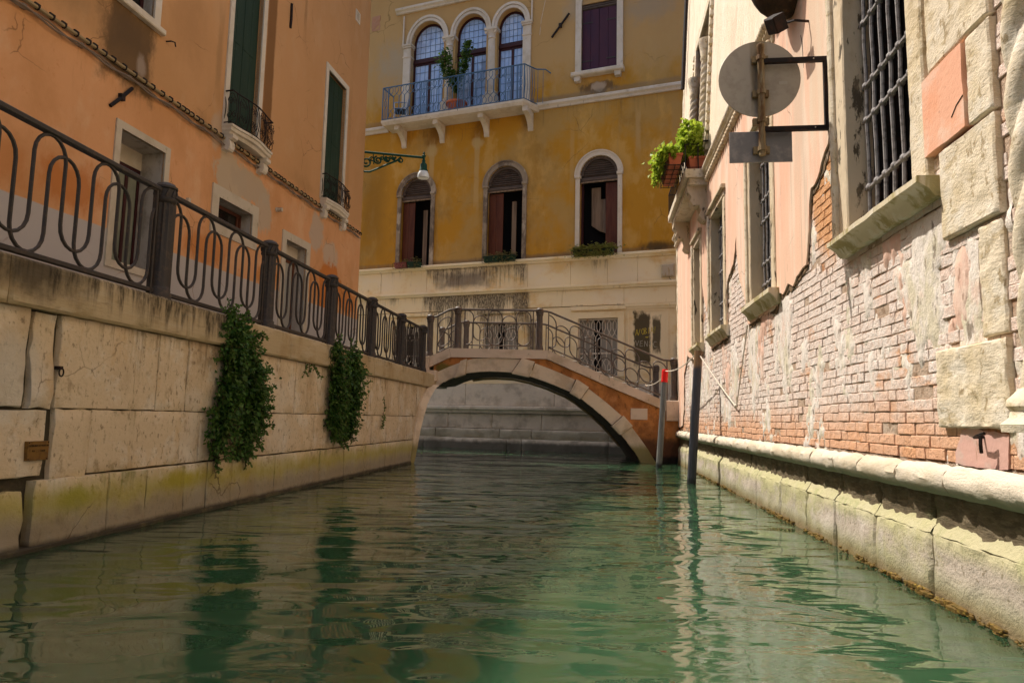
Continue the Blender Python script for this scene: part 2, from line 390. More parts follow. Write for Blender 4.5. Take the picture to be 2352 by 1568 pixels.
maroon = surf('maroon_joinery', (.045,.011,.011), rough=.5, vary=[((.03,.009,.01),(5,5,2),.4,.7,.6)])
brownwood = surf('brown_joinery', (.13,.045,.018), rough=.5, vary=[((.07,.02,.01),(5,5,2),.4,.7,.6)])
louvre_m = surf('weathered_louvre', (.105,.08,.065), rough=.8, vary=[((.055,.042,.036),(3,3,9),.45,.7,.7)], bump=[((12,12,40),.003)])
greyframe = surf('grimy_stone_frame', (.30,.24,.17), vary=[((.13,.10,.075),(1.6,1.6,1.0),.42,.62,.9), ((.5,.43,.33),(2.5,2.5,1.2),.56,.7,.7)], bump=[((20,20,20),.003)])
dark = surf('room_shade_black', (.006,.005,.005), rough=.9)  # near-black colour stands in for shade in rooms and behind walls
darkglass = surf('dark_glass', (.012,.010,.008), rough=.06, spec=.5)
skypane = surf('painted_sky_reflection_glass', (.34,.52,.84), rough=.05, spec=.8, vary=[((.48,.63,.86),(1.2,1,.5),.48,.6,.8), ((.26,.34,.52),(.7,1,.5),.57,.66,.6)])  # sky reflection of the balcony windows painted as blue pane colour
greencurtain = surf('curtained_glass', (.22,.23,.17), rough=.08, spec=.5, vary=[((.12,.13,.1),(3,3,1),.45,.65,.6)])
greyglass = surf('grey_door_glass', (.33,.32,.28), rough=.1, spec=.5)
curtain = surf('beige_curtain', (.26,.19,.13), vary=[((.13,.09,.06),(12,12,.6),.4,.7,.8)])
white_paint = surf('white_painted_iron', (.62,.55,.45), rough=.6, vary=[((.35,.17,.06),(9,9,3),.56,.70,.75)])
pink = surf('pink_plaster', (.76,.50,.36),
    vary=[((.74,.60,.48),(2.2,1,.16),.46,.60,.8), ((.76,.42,.29),(1.5,1,.35),.5,.68,.6), ((.48,.38,.29),(4.2,1,.14),.60,.70,.5), ((.40,.20,.13),(11,11,2),.68,.8,.45)],
    stains=[('b',10.6,4.4,.25,1.3,(.56,.44,.33),.6,.6), ('b',11.2,4.6,.35,1.4,(.64,.50,.36),.65,.7)],
    drips=[(0,13,5.3,2.4,(.50,.33,.25),.5,.5)], bump=[((6,6,2),.006),((45,45,45),.003)], cracks=(1.0,.007,(.25,.14,.09),.8))
pink_flat = surf('salmon_render', (.72,.38,.25), vary=[((.72,.50,.38),(2,2,2),.46,.62,.8), ((.70,.30,.16),(3,3,3),.5,.7,.5), ((.35,.18,.12),(16,16,16),.70,.8,.5)], bump=[((10,10,10),.005),((50,50,50),.002)])
cream = surf('cream_upper_wall', (.78,.65,.49), vary=[((.80,.70,.56),(2,2,.7),.45,.65,.8), ((.56,.37,.23),(7,7,1.6),.60,.72,.6), ((.70,.47,.32),(1.2,1.2,.6),.55,.7,.5)], bump=[((22,22,5),.022),((60,60,14),.008)])
render_white = surf('lime_crusted_render', (.74,.67,.60), vary=[((.60,.54,.38),(4,4,2),.46,.66,.8), ((.68,.46,.36),(3,3,1.5),.54,.68,.6), ((.16,.12,.08),(13,13,5),.60,.70,.8)], bump=[((16,16,9),.016),((60,60,60),.006)])
mortar = surf('old_mortar', (.46,.34,.25), vary=[((.22,.13,.07),(7,7,7),.5,.7,.8), ((.52,.42,.33),(3,3,3),.5,.7,.7), ((.42,.16,.05),(2.5,2.5,2.5),.56,.7,.7)], bump=[((28,28,28),.02),((80,80,80),.006)])
brick_m = surf('salt_whitened_brick', (.72,.57,.49), world=True, rnd=[((.76,.64,.57),.35,.5,.75), ((.64,.36,.20),.78,.86,.75), ((.74,.66,.60),.70,.82,.8)],
    vary=[((.74,.66,.60),(1.6,1.6,1.9),.42,.58,.85), ((.74,.66,.60),(6,6,6),.48,.62,.6), ((.64,.30,.12),(1.2,1.2,2.2),.60,.74,.8), ((.30,.15,.08),(20,20,20),.62,.74,.6), ((.68,.48,.36),(40,40,40),.45,.6,.4)],
    stains=[('e',2.76,2.95,.10,.6,(.62,.29,.10),.85,.5)], bands=[(.6,1.10,.22,(.66,.32,.15),.75)], bump=[((24,24,24),.018),((70,70,70),.009)])
white_pit = surf('pitted_white_stone', (.66,.57,.43), vary=[((.60,.49,.31),(2,2,2),.45,.68,.8), ((.70,.65,.56),(4,4,4),.5,.7,.6), ((.30,.22,.11),(16,16,10),.60,.72,.8), ((.40,.31,.17),(5,5,12),.56,.7,.6)], bump=[((5,5,9),.012),((30,30,60),.006),((110,110,110),.002)])
torus_m = surf('rounded_string_stone', (.62,.54,.43), vary=[((.50,.41,.28),(2,2,3),.45,.68,.7), ((.26,.24,.15),(15,15,10),.64,.75,.6)], bands=[(.4,.66,.03,(.13,.15,.085),.85)], bump=[((8,8,22),.010),((50,50,80),.004)])
under = surf('damp_brown_stone', (.15,.115,.07), vary=[((.08,.06,.035),(9,9,22),.42,.65,.7), ((.24,.19,.12),(7,7,30),.52,.7,.6), ((.10,.11,.04),(2.5,2.5,5),.54,.75,.5)], bump=[((7,7,26),.018),((40,40,60),.006)])
footing = surf('algae_white_footing', (.46,.39,.32), vary=[((.38,.36,.18),(.8,.8,1.6),.45,.65,.8), ((.54,.48,.43),(3,3,3),.5,.7,.7), ((.16,.13,.07),(22,22,22),.64,.74,.75)], bands=[(.30,.5,.05,(.45,.42,.22),.7), (-1,.10,.04,(.15,.095,.025),.85), (.05,.16,.06,(.30,.29,.17),.6)],
    drips=[(0,22,.42,.5,(.22,.26,.09),.75,.50)], bump=[((14,14,14),.014),((50,50,50),.007)])
seaweed = surf('brown_seaweed', (.13,.075,.014), rough=.55, vary=[((.09,.06,.01),(14,14,14),.4,.6,.8), ((.30,.20,.03),(30,30,30),.55,.7,.7)], bump=[((40,40,40),.01)])
darkcorbel = surf('dark_corbel_stone', (.06,.035,.02), vary=[((.025,.018,.012),(4,4,4),.4,.65,.8), ((.16,.1,.05),(5,5,2),.55,.7,.6)], bump=[((14,14,14),.01)])  # dark brown stone with near-black and lighter patches
sill_m = surf('mossy_sill_stone', (.62,.54,.38), vary=[((.33,.27,.10),(5,5,1.0),.42,.6,.85), ((.68,.62,.50),(7,7,1.2),.54,.64,.8)], bump=[((18,18,18),.006)])
jamb = surf('flaking_jamb_stone', (.62,.51,.36), vary=[((.05,.035,.018),(9,9,3),.60,.68,.9), ((.50,.37,.22),(2,2,1),.5,.7,.7)], bump=[((25,25,25),.006)])
bridge_st = surf('bridge_stone', (.70,.57,.42), vary=[((.42,.31,.20),(1.6,1.6,1.6),.45,.68,.6), ((.60,.51,.39),(5,5,5),.5,.7,.5)], bands=[(-1,.4,.12,(.21,.18,.045),.85)], bump=[((30,30,30),.004),((80,80,80),.002)])
bridge_cap = surf('bridge_coping_stone', (.66,.53,.41), vary=[((.42,.32,.21),(1.2,1.2,1.6),.45,.7,.7), ((.2,.15,.09),(9,9,5),.66,.78,.6)], bump=[((30,30,30),.002)])
spandrel_m = surf('rust_orange_stucco', (.50,.20,.055), vary=[((.30,.115,.035),(2,2,1.5),.42,.62,.85), ((.22,.09,.03),(5,5,3),.5,.68,.6), ((.56,.25,.09),(3,3,3),.5,.7,.6), ((.13,.055,.02),(6,6,4),.60,.74,.7)],
    stains=[('e',.3,2.2,.35,.15,(.10,.11,.02),.8,.6), ('b',5.6,.25,.9,.4,(.05,.028,.016),.85,.5)], bands=[(-1,.55,.15,(.14,.055,.025),.75), (-1,.16,.06,(.012,.011,.008),.9)], bump=[((12,12,12),.01),((50,50,50),.003)])
soffit = surf('dark_vault_brick', (.06,.045,.03), vary=[((.03,.028,.018),(5,5,5),.4,.65,.8), ((.13,.085,.045),(8,8,8),.55,.72,.6)], bump=[((20,20,20),.015)])  # very dark brick for the underside of the arch
conduit = surf('ochre_conduit', (.30,.22,.11), rough=.6)
cable_m = surf('grey_cable', (.20,.15,.11), rough=.6)
rope_m = surf('white_rope', (.62,.55,.45), rough=.9, bump=[((200,200,200),.003)])
signback = surf('sign_back_metal', (.40,.35,.28), rough=.45, spec=.5, metal=.25, stains=[('b',-.045,0,.045,.5,(.14,.10,.045),.8,.8), ('e',.02,.30,.08,.15,(.22,.15,.05),.7,.8), ('e',.05,-.2,.06,.3,(.2,.14,.05),.6,.9)], vary=[((.25,.21,.16),(5,5,5),.45,.7,.5)])
platem = surf('dull_zinc_plate', (.20,.19,.19), rough=.45, metal=.4, vary=[((.33,.30,.28),(6,6,6),.45,.7,.7)])
rustpole = surf('rust_streaked_pole', (.26,.19,.10), rough=.6, metal=.2, vary=[((.13,.06,.02),(18,18,3),.45,.62,.85), ((.34,.3,.22),(8,8,2),.56,.7,.6)])
polem = surf('grey_mooring_wood', (.16,.155,.145), rough=.7, vary=[((.09,.09,.085),(14,14,1.2),.42,.65,.8), ((.26,.24,.2),(9,9,2),.6,.74,.5)], bands=[(-1,.1,.05,(.012,.014,.014),.95)], bump=[((40,40,3),.004)])
poleb = surf('black_mooring_wood', (.028,.032,.042), rough=.55, spec=.5, vary=[((.06,.065,.075),(16,16,1.5),.5,.7,.7)], bands=[(1.92,4,.06,(.22,.12,.05),.9), (-1,.08,.03,(.008,.01,.01),.95)], bump=[((40,40,3),.004)])
redm = surf('red_pole_cap', (.75,.012,.010), rough=.5, bump=[((50,50,8),.006)])
terra = surf('terracotta', (.42,.12,.055), rough=.7, vary=[((.3,.08,.04),(6,6,6),.45,.7,.6)])
potpink = surf('dusty_pink_plastic', (.30,.10,.085), rough=.55)
potgreen = surf('dark_green_plastic', (.012,.055,.032), rough=.45)
chairm = surf('brushed_aluminium', (.42,.47,.55), rough=.3, metal=.7)
chairseat = surf('dark_woven_seat', (.035,.05,.07), rough=.6)
glassm = surf('frosted_lamp_glass', (.72,.76,.74), rough=.2, spec=.5)
boxm = surf('pale_meter_box', (.46,.39,.28), rough=.5, vary=[((.36,.24,.10),(14,14,4),.56,.66,.7)])
brassm = surf('rusty_plaque', (.19,.095,.018), rough=.5, vary=[((.09,.04,.01),(12,12,12),.45,.66,.8)])
inkm = surf('dark_lettering', (.02,.012,.008), rough=.7)
graff_y = surf('yellow_graffiti_paint', (.52,.40,.05), rough=.6)
graff_w = surf('grey_graffiti_paint', (.38,.35,.27), rough=.6)
graff_b = surf('blue_graffiti_paint', (.02,.04,.35), rough=.6)
weathered_br = surf('exposed_red_brick', (.45,.24,.14), bump=[((30,30,30),.01)])
roofm = surf('roof_tile', (.32,.14,.08), vary=[((.22,.1,.06),(3,3,3),.45,.7,.7)])
def leafm(name, a, b, c, tr=.35):
    T = NT(name); oi = T.n('ShaderNodeNewGeometry')
    f = T.noise(T.scale(oi.outputs['Position'], (9,9,9)), 1.0, 3)
    r = oi.outputs['Random Per Island']
    col = T.mix(T.ss(r, .15, .75), a, b); col = T.mix(T.math('MULTIPLY', T.ss(f, .5, .7), .8), col, c)
    T.w(T.b.inputs['Base Color'], col); T.b.inputs['Roughness'].default_value = .5; T.b.inputs['Specular IOR Level'].default_value = .3
    tl = T.n('ShaderNodeBsdfTranslucent'); T.w(tl.inputs['Color'], col)
    mx = T.n('ShaderNodeMixShader'); mx.inputs[0].default_value = tr
    T.t.links.new(T.b.outputs[0], mx.inputs[1]); T.t.links.new(tl.outputs[0], mx.inputs[2])
    T.t.links.new(mx.outputs[0], T.t.nodes['Material Output'].inputs['Surface'])
    return T.m
leaf_dark = leafm('hanging_leaf', (.026,.080,.014), (.075,.165,.026), (.13,.17,.035))
leaf_tree = leafm('shrub_leaf', (.03,.085,.014), (.09,.17,.022), (.14,.20,.04))
leaf_lime = leafm('lime_leaf', (.22,.33,.025), (.34,.44,.04), (.44,.50,.08), .5)  # lime green is the leaves' own colour
leaf_succ = leafm('succulent_leaf', (.24,.27,.06), (.40,.40,.12), (.26,.18,.08))
leaf_dry = leafm('dry_leaf', (.18,.16,.06), (.28,.24,.10), (.15,.19,.05))
stem_m = surf('brown_stem', (.07,.045,.025), rough=.9)

# ------------------------------------------------------------------ water and ground
def water_mat():
    T = NT('canal_water')
    pos = T.n('ShaderNodeNewGeometry').outputs['Position']
    murk = T.noise(T.scale(pos, (.5,.35,1)), 1.0, 3)
    T.w(T.b.inputs['Base Color'], T.mix(T.ss(murk, .35, .7), (.022,.060,.028), (.036,.084,.040)))
    T.b.subsurface_method = 'BURLEY'; T.b.inputs['Subsurface Weight'].default_value = 1.0; T.b.inputs['Subsurface Radius'].default_value = (.35,.7,.5); T.b.inputs['Subsurface Scale'].default_value = 1.2
    T.b.inputs['Roughness'].default_value = .015; T.b.inputs['IOR'].default_value = 1.5
    T.b.inputs['Specular IOR Level'].default_value = 1.0
    a = T.noise(T.scale(pos, (.50,1.05,1)), 1.0, 1, .4, .6)
    b = T.noise(T.scale(pos, (1.5,3.2,1), (3,1,0)), 1.0, 1, .4, .9)
    c = T.noise(T.scale(pos, (6,13,1), (5,2,0)), 1.0, 1, .5, .5)
    d = T.noise(T.scale(pos, (.35,.35,1), (8,2,0)), 1.0, 1)
    h = T.math('ADD', T.math('MULTIPLY', a, .058), T.math('ADD', T.math('MULTIPLY', b, .018), T.math('MULTIPLY', T.math('MULTIPLY', c, .0028), T.ss(d, .40, .66))))
    bp = T.n('ShaderNodeBump'); bp.inputs['Strength'].default_value = 1.0; bp.inputs['Distance'].default_value = 1.0
    T.w(bp.inputs['Height'], h); T.w(T.b.inputs['Normal'], bp.outputs[0])
    return T.m
struct('water', MB().add([(-150,-150,0),(150,-150,0),(150,150,0),(-150,150,0)], [(0,1,2,3)]), water_mat())
struct('canal_bed', MB().add([(-150,-150,-2.5),(150,-150,-2.5),(150,150,-2.5),(-150,150,-2.5)], [(0,1,2,3)]), base_y)
def wpt(F, u, y=0, z=0): return F @ Vector((u, y, z))
pv = [wpt(FL,-14,.12), wpt(FL,12.3,.12), wpt(FB,.05,2.7), wpt(FB,-14,4.2), wpt(FO,-14,0)]
struct('pavement', MB().add([(p.x,p.y,1.97) for p in pv]+[(p.x,p.y,1.8) for p in pv], [(0,1,2,3,4)]+[(5+i,5+(i+1)%5,(i+1)%5,i) for i in range(5)]+[(9,8,7,6,5)]), paving)
pv = [wpt(FB,6.12,.1), wpt(FB,14,.1), wpt(FB,14,2.9), wpt(FB,6.12,2.9)]
struct('landing', MB().add([(p.x,p.y,1.5) for p in pv]+[(p.x,p.y,-1) for p in pv], [(0,1,2,3)]+[(4+i,4+(i+1)%4,(i+1)%4,i) for i in range(4)]), paving)

# ------------------------------------------------------------------ quay wall on the left
qw = thing('quay_wall', 'pale stone quay wall with mossy foot and dark streaked coping under the black railing', 'quay wall', FL)
ENDC = [(10.22,-.0),(10.30,.14),(10.36,.28),(10.42,.5),(10.50,.75),(10.66,1.0),(10.87,1.29),(11.10,1.46),(11.5,1.67),(11.9,1.78),(12.31,1.88)]
def endu(z):
    for (a, za), (b, zb) in zip(ENDC, ENDC[1:]):
        if za <= z <= zb: return a + (b-a)*(z-za)/(zb-za)
    return ENDC[-1][0] if z > 1 else ENDC[0][0]
core = [(-14,-1.5),(10.2,-1.5)] + [(u+.015,z) for u,z in ENDC if z < 1.7] + [(11.5,1.7),(-14,1.7)]
put('joint_bed', MB().prism(core, .045, 1.2), mortar_dark, qw)
def row(edges, z0, z1, y, name='stone_block', gap=.012, mat=quay, amp=.012, res=.09, sl=0, wob=.008):
    for i in range(len(edges)-1):
        g = gap*random.uniform(.6,1.3)
        m = MB().stone(edges[i]+g/2, edges[i+1]-g/2, z0+.001, z1-.001, y+random.uniform(-.005,.005), .3, amp, random.random()*50, res, .007, wob, 4.0, sl)
        put(name, m, mat, qw, smooth=True)
row([-8,-6.4,-4.9,-3.3,-1.9,-.62,-.19], 1.01, 1.70, 0, gap=.03, amp=.02)
row([-.16,.075], 1.01, 1.69, .004, gap=.035, amp=.03, wob=.03)
row([.095,.97,1.29,1.75,2.6,3.4,4.23,4.66,5.6,6.5,7.4,8.25,9.2,9.95,10.62], 1.005, 1.695, 0, gap=.009)
row([-8,-6.9,-5,-3.8,-2.2,-.95,.045], .52, .99, 0, gap=.03, amp=.02)
row([.115,.49], .46, 1.0, -.004, gap=.012, amp=.025, wob=.02)
row([.495,1.71,2.04,2.9,3.95,4.9,5.8,6.65,7.53,8.4,9.23,9.9,10.40], .505, .998, 0, gap=.009)
row([-8,-6,-4.4,-2.7,-1.35,-.42], -.6, .5, -.03, gap=.02, amp=.03)
row([-.36,-.11], -.6, .42, -.02, gap=.05, amp=.05, wob=.04)
row([-.05,.71,1.2,1.78,2.18,2.67,3.7,4.79,5.13,6.1,7.46,8.3,9.0,10.20], -.6, .49, -.03, gap=.012, amp=.012)
for z0, z1, u0 in ((.505,.998,10.40),(1.005,1.66,10.62),(-.3,.49,10.20)):      # blocks cut to the spring of the arch
    zz = [z0+(z1-z0)*i/5 for i in range(6)]
    put('stone_block', MB().prism([(u0+.006,z0)]+[(max(u0+.02,endu(z)),z) for z in zz]+[(u0+.006,z1)], 0, .3), quay, qw)
put('stone_block', MB().box(10.64,11.45,.012,.3,1.66,1.70), quay, qw)
for e in [(-8,-6.1),(-6.1,-4.2),(-4.2,-2.3),(-2.3,-.45),(-.45,1.62),(1.62,3.9),(3.9,5.55),(5.55,7.35),(7.35,9.1),(9.1,10.95),(10.95,12.2)]:
    put('coping_stone', MB().stone(e[0]+.004, e[1]-.004, 1.70, 2.03, -.06, .5, .007, e[0], .1, .02, .004, 3.0), coping, qw, smooth=True)
put('end_stone', MB().bbox(12.0,12.45,-.09,.5,1.86,2.13,.02), bridge_cap, qw)
# foot ledge of weed
def weed(F, u0, u1, n, y0, seed, parent, z=.02, s=.03):
    m = MB(); rnd = random.Random(seed)
    for i in range(n):
        u = rnd.uniform(u0, u1); g_ = noise.noise(Vector((u*1.7,seed,.3)))+.6*noise.noise(Vector((u*6,seed,2.3)))
        if rnd.random() > .45+.9*g_: continue
        r = s*rnd.uniform(.3,1.2)*(1+g_)
        m.ball((u, y0+rnd.uniform(-.012,.02), z+rnd.uniform(-.03,.02)), r, (rnd.uniform(1,2.2), .8, rnd.uniform(.5,.9)), 6, 3)
    return stuff(put('seaweed', m, seaweed, parent))
weedq = put('wet_foot', MB().stone(-8,10.2,-.3,.035,-.045,.1,.02,3,.12,.01,.01,7), mortar_dark, qw)
# iron mooring ring and plaque
r = put('mooring_ring', MB().tube([(.1+.022*math.cos(a), -.03, 1.27+.03*math.sin(a)) for a in [i*math.pi/6 for i in range(12)]], .006, 5, True).box(.085,.115,-.03,.02,1.29,1.315), black_iron, qw)
pl = thing('plaque', 'small rusty metal plaque with faded lettering screwed to the near quay stones', 'plaque', FL @ TR(-.04,-.024,.635))
pm = put('plate', MB().bbox(-.095,.095,0,.03,0,.135,.002), brassm, pl)
for x, z in ((-.085,.125),(.085,.125),(-.085,.01),(.085,.01)): put('screw', MB().ball((x,0,z),.006,(1,.6,1),6,4), inkm, pl)
def text(body, size, x, z, parent, mat, name='lettering', y=-.002, align='CENTER'):
    cu = bpy.data.curves.new(name, 'FONT'); cu.body = body; cu.size = size; cu.align_x = align; cu.extrude = .0008
    tmp = bpy.data.objects.new(name, cu); COL.objects.link(tmp)
    me = bpy.data.meshes.new_from_object(tmp.evaluated_get(bpy.context.evaluated_depsgraph_get()))
    bpy.data.objects.remove(tmp)
    me.materials.clear(); me.materials.append(mat)
    o = bpy.data.objects.new(name, me); COL.objects.link(o); o.parent = parent
    o.matrix_local = TR(x, y, z) @ Matrix.Rotation(R_(90), 4, 'X')
    return o
text('COMUNE DI VENEZIA', .0185, 0, .098, pm, inkm)
text('N.1  ____ 1.4.78', .017, 0, .062, pm, inkm)

# ------------------------------------------------------------------ railings
def post_mesh(h, r=.092, n=24):
    return MB().lathe([(r*1.25,0),(r*1.25,.05),(r*1.12,.07),(r*1.12,.10),(r*1.0,.115),(r*.98,.13,.14),(r*.94,h-.20,.14),(r*.98,h-.19),(r*1.1,h-.175),(r*1.1,h-.155),
                       (r*.98,h-.145),(r*.98,h-.065),(r*1.14,h-.055),(r*1.14,h-.035),(r*1.0,h-.028),(r*.86,h-.008),(r*.45,h+.008),(r*.05,h+.012)], n)
def cap_orn(h, r=.092):
    m = MB()
    for k in range(10):
        a = 2*math.pi*k/10
        m.tube([(r*1.0*math.cos(a), r*1.0*math.sin(a), h-.14),(r*1.07*math.cos(a+.12), r*1.07*math.sin(a+.12), h-.105),(r*1.0*math.cos(a+.28), r*1.0*math.sin(a+.28), h-.07)], .011, 5)
    return m
def serp(x0, w, top, bot, n, start_top=True, steps=9, ry=None):
    """serpentine through n half turns: alternates arches at the top and bows at the bottom"""
    r = w/2; ry = ry or r; pts = []; x = x0; up = start_top
    for k in range(n):
        for i in range(steps+1):
            a = math.pi*(1-i/steps)
            pts.append((x+r+r*math.cos(a), (top-ry+ry*math.sin(a)) if up else (bot+ry-ry*math.sin(a))))
        x += w; up = not up
    return pts
def clip(pts, a, b):
    out = [p for p in pts if a <= p[0] <= b]; return out
qr = thing('quay_railing', 'dark iron railing of looping serpentine scrolls along the left quay edge', 'railing', FL @ TR(0,.12,2.03))
PU = [-.75, 1.38, 3.53, 5.62, 7.62, 9.60, 11.45]
pm0 = post_mesh(1.12); om0 = cap_orn(1.12)
pme, ome = pm0.mesh('post'), om0.mesh('cap_ornament')
for u in PU:
    p_ = put('post', pme, iron, qr, TR(u,0,0), True); put('cap_ornament', ome, iron, p_, None, True)
for a, b in [(-2.9,-.75)] + list(zip(PU, PU[1:])):
    x0, x1 = a+.09, b-.09; L = b-a
    put('top_rail', MB().bbox(x0,x1,-.027,.027,1.015,1.06,.008), iron, qr)
    put('bottom_rail', MB().bbox(x0,x1,-.02,.02,.055,.095,.006), iron, qr)
    for e in (x0+.05, x1-.05): put('end_bar', MB().box(e-.012,e+.012,-.02,.02,.0,1.015), iron, qr)
    w = (L-.30)/6.0
    A = serp(a+.12-w/2, w, 1.015, .20, 8, True, 9, .17); B_ = serp(a+.12+w*0, w, .895, .09, 8, True, 9, .17)
    for P in (A, B_):
        P = clip(P, x0+.05, x1-.05)
        if len(P) > 2: put('scroll', MB().tube([(x,0,z) for x,z in P], .0145, 6), iron, qr, None, True)

# ------------------------------------------------------------------ hanging plants on the quay
def leaf_mass(spine, n, size, seed, droop=.6, yspread=.12, ybase=0, aspect=.38):
    """many small folded leaves spread through lobes; spine: list of (x, z, radius)"""
    rnd = random.Random(seed); m = MB(); segs = list(zip(spine, spine[1:]))
    W = [((a[2]+b[2])*math.hypot(b[0]-a[0], b[1]-a[1])+.002) for a, b in segs]
    for _ in range(n):
        a, b = rnd.choices(segs, W)[0]; t = rnd.random()
        r = a[2]+(b[2]-a[2])*t
        x = a[0]+(b[0]-a[0])*t + rnd.gauss(0,.52)*r; z = a[1]+(b[1]-a[1])*t + rnd.gauss(0,.35)*r
        y = ybase - abs(rnd.gauss(0,.6))*min(yspread, r*1.2) - .01
        s = size*rnd.uniform(.6,1.4)
        d = Vector((rnd.uniform(-1,1), -rnd.uniform(.1,1.0), rnd.uniform(-1,.6)-droop*.4)).normalized()
        sd = d.cross(Vector((rnd.uniform(-.4,.4), rnd.uniform(-1,-.2), rnd.uniform(.2,1)))).normalized()
        p = Vector((x,y,z)); up = sd.cross(d)*.18*s
        v = [p, p+d*s*.5+sd*s*aspect+up, p+d*s, p+d*s*.5-sd*s*aspect+up]
        m.add(v, [(0,1,2),(0,2,3)])
    return m
def sprigs(rnd_seed, pts, ln, mat, parent, size=.03, up=0.0):
    rnd = random.Random(rnd_seed); m = MB(); st = MB()
    for (x, z, dx, dz) in pts:
        p = Vector((x,-.05,z)); path = [p.copy()]
        v = Vector((dx,-.25,dz)).normalized()
        for k in range(int(ln/.04)):
            v = (v+Vector((rnd.uniform(-.2,.2),rnd.uniform(-.2,.2),rnd.uniform(-.2,.12)+up))).normalized(); p = p+v*.04; path.append(p.copy())
            for q in range(3):
                d = (v*.5+Vector((rnd.uniform(-1,1),rnd.uniform(-1,.5),rnd.uniform(-1,1)))).normalized(); sd = d.cross(Vector((.3,1,.2))).normalized()*size*.3
                m.add([p, p+d*size*.5+sd, p+d*size, p+d*size*.5-sd], [(0,1,2),(0,2,3)])
        st.tube(path, .004, 4)
    return m, st
def hanging(label, u0, lobes, n, seed, sprig):
    fz = lambda z: 2.03-(2.03-z)*.88
    lobes = [([(x*.9, fz(z), q*.86) for x,z,q in sp], sh) for sp, sh in lobes]; sprig = [(x*.9, fz(z), a_, b_) for x,z,a_,b_ in sprig]
    rn = random.Random(seed+70); fill = []
    for sp, sh in lobes:
        for _ in range(int(230*sh)):
            k = rn.uniform(0, len(sp)-1.01); i = int(k); t_ = k-i; x,z,q = [sp[i][j]+(sp[i+1][j]-sp[i][j])*t_ for j in range(3)]
            o = rn.uniform(-.75,.75); fill.append((x+o*q, z+rn.uniform(-.3,.5)*q, o*1.3+rn.uniform(-.5,.5), rn.uniform(-.9,.8)))
    sprig = sprig + fill
    t = thing('hanging_plant', label, 'plant', FL @ TR(u0,0,0), 'bushy plants hanging down the quay wall')
    core = MB(); fol = MB()
    for k, (sp, share) in enumerate(lobes):
        q = leaf_mass([(a_, b_, c_*.8) for a_, b_, c_ in sp], int(n*share*.45), .055, seed+k, .6, .16); fol.add(q.v, q.f)
        core.tube([(x, -.02, z) for x, z, r in sp], [max(.012, r*.22) for x, z, r in sp], 7)
    m, st = sprigs(seed, sprig, .23, leaf_dark, t, .05); fol.add(m.v, m.f)
    stuff(put('foliage', fol, leaf_dark, t)); 
    put('stem', core.add(st.v, st.f), stem_m, t)
    dry = MB()
    for sp, share in lobes:
        x, z, r = sp[-1]; q = leaf_mass([(x,z+.18,.06),(x,z-.02,.03)], 160, .035, seed+9, 1, .03); dry.add(q.v, q.f)
    stuff(put('dry_tips', dry, stem_m, t))
rs = random.Random(17)
def outline(lobes, n):
    out = []
    for sp, sh in lobes:
        for _ in range(n):
            k = rs.uniform(0, len(sp)-1.01); i = int(k); t = k-i; x,z,q = [sp[i][j]+(sp[i+1][j]-sp[i][j])*t for j in range(3)]
            sg = rs.choice((-1,1,1)); out.append((x+sg*q*.55, z, sg*rs.uniform(.3,1), rs.uniform(-1.2,.5)))
    return out
LA = [([(-.30,2.02,.07),(-.28,1.85,.16),(-.26,1.6,.24),(-.30,1.3,.25),(-.38,1.0,.21),(-.42,.75,.16),(-.45,.55,.09),(-.46,.34,.03)], .5),
      ([(.0,1.90,.05),(.12,1.62,.16),(.22,1.4,.24),(.26,1.15,.26),(.16,.9,.22),(.12,.68,.16),(.10,.5,.10),(.08,.30,.03)], .36),
      ([(.36,1.25,.10),(.42,1.0,.15),(.40,.75,.10),(.36,.55,.04)], .14)]
hanging('broad bushy plant with two trailing tails hanging from the coping nearest the camera', 2.7, LA, 8200, 3, outline(LA, 13)+[(-.55,1.45,-1,.1),(-.3,1.95,.3,1),(.5,1.4,1,.3)])
LB = [([(-.50,2.05,.08),(-.42,1.85,.22),(-.40,1.5,.33),(-.44,1.15,.30),(-.46,.85,.24),(-.38,.65,.13),(-.3,.48,.04)], .46),
      ([(.2,1.98,.10),(.38,1.75,.26),(.45,1.45,.34),(.36,1.15,.30),(.25,.9,.26),(.22,.65,.18),(.20,.42,.05)], .54)]
hanging('dense bushy plant with two pointed tails hanging farther along, nearer the bridge', 5.9, LB, 8800, 13, outline(LB, 15)+[(.9,1.6,1,.3),(.95,1.45,1,.15),(.9,1.3,1,-.1),(.8,1.7,1,.5),(-.4,2.0,0,1),(.3,2.0,.5,1)])
t = thing('wall_tuft', 'tiny sprouting tuft alone on the quay wall joint nearest the bridge', 'plant', FL @ TR(8.0,0,0))
m, st = sprigs(5, [(0,1.05,-.5,-1),(0,1.05,.6,-1),(0.02,1.04,.1,.8)], .3, leaf_dark, t, .05)
stuff(put('foliage', m, leaf_tree, t)); put('stem', st, stem_m, t)
t = thing('wall_tuft', 'small sprig growing right under the coping between the two hanging plants', 'plant', FL @ TR(4.55,0,0))
m, st = sprigs(6, [(0,1.70,-.5,-1),(.05,1.70,.4,-1),(-.15,1.7,-.2,-1),(.15,1.69,.2,-1)], .2, leaf_dark, t, .045)
stuff(put('foliage', m, leaf_tree, t)); put('stem', st, stem_m, t)

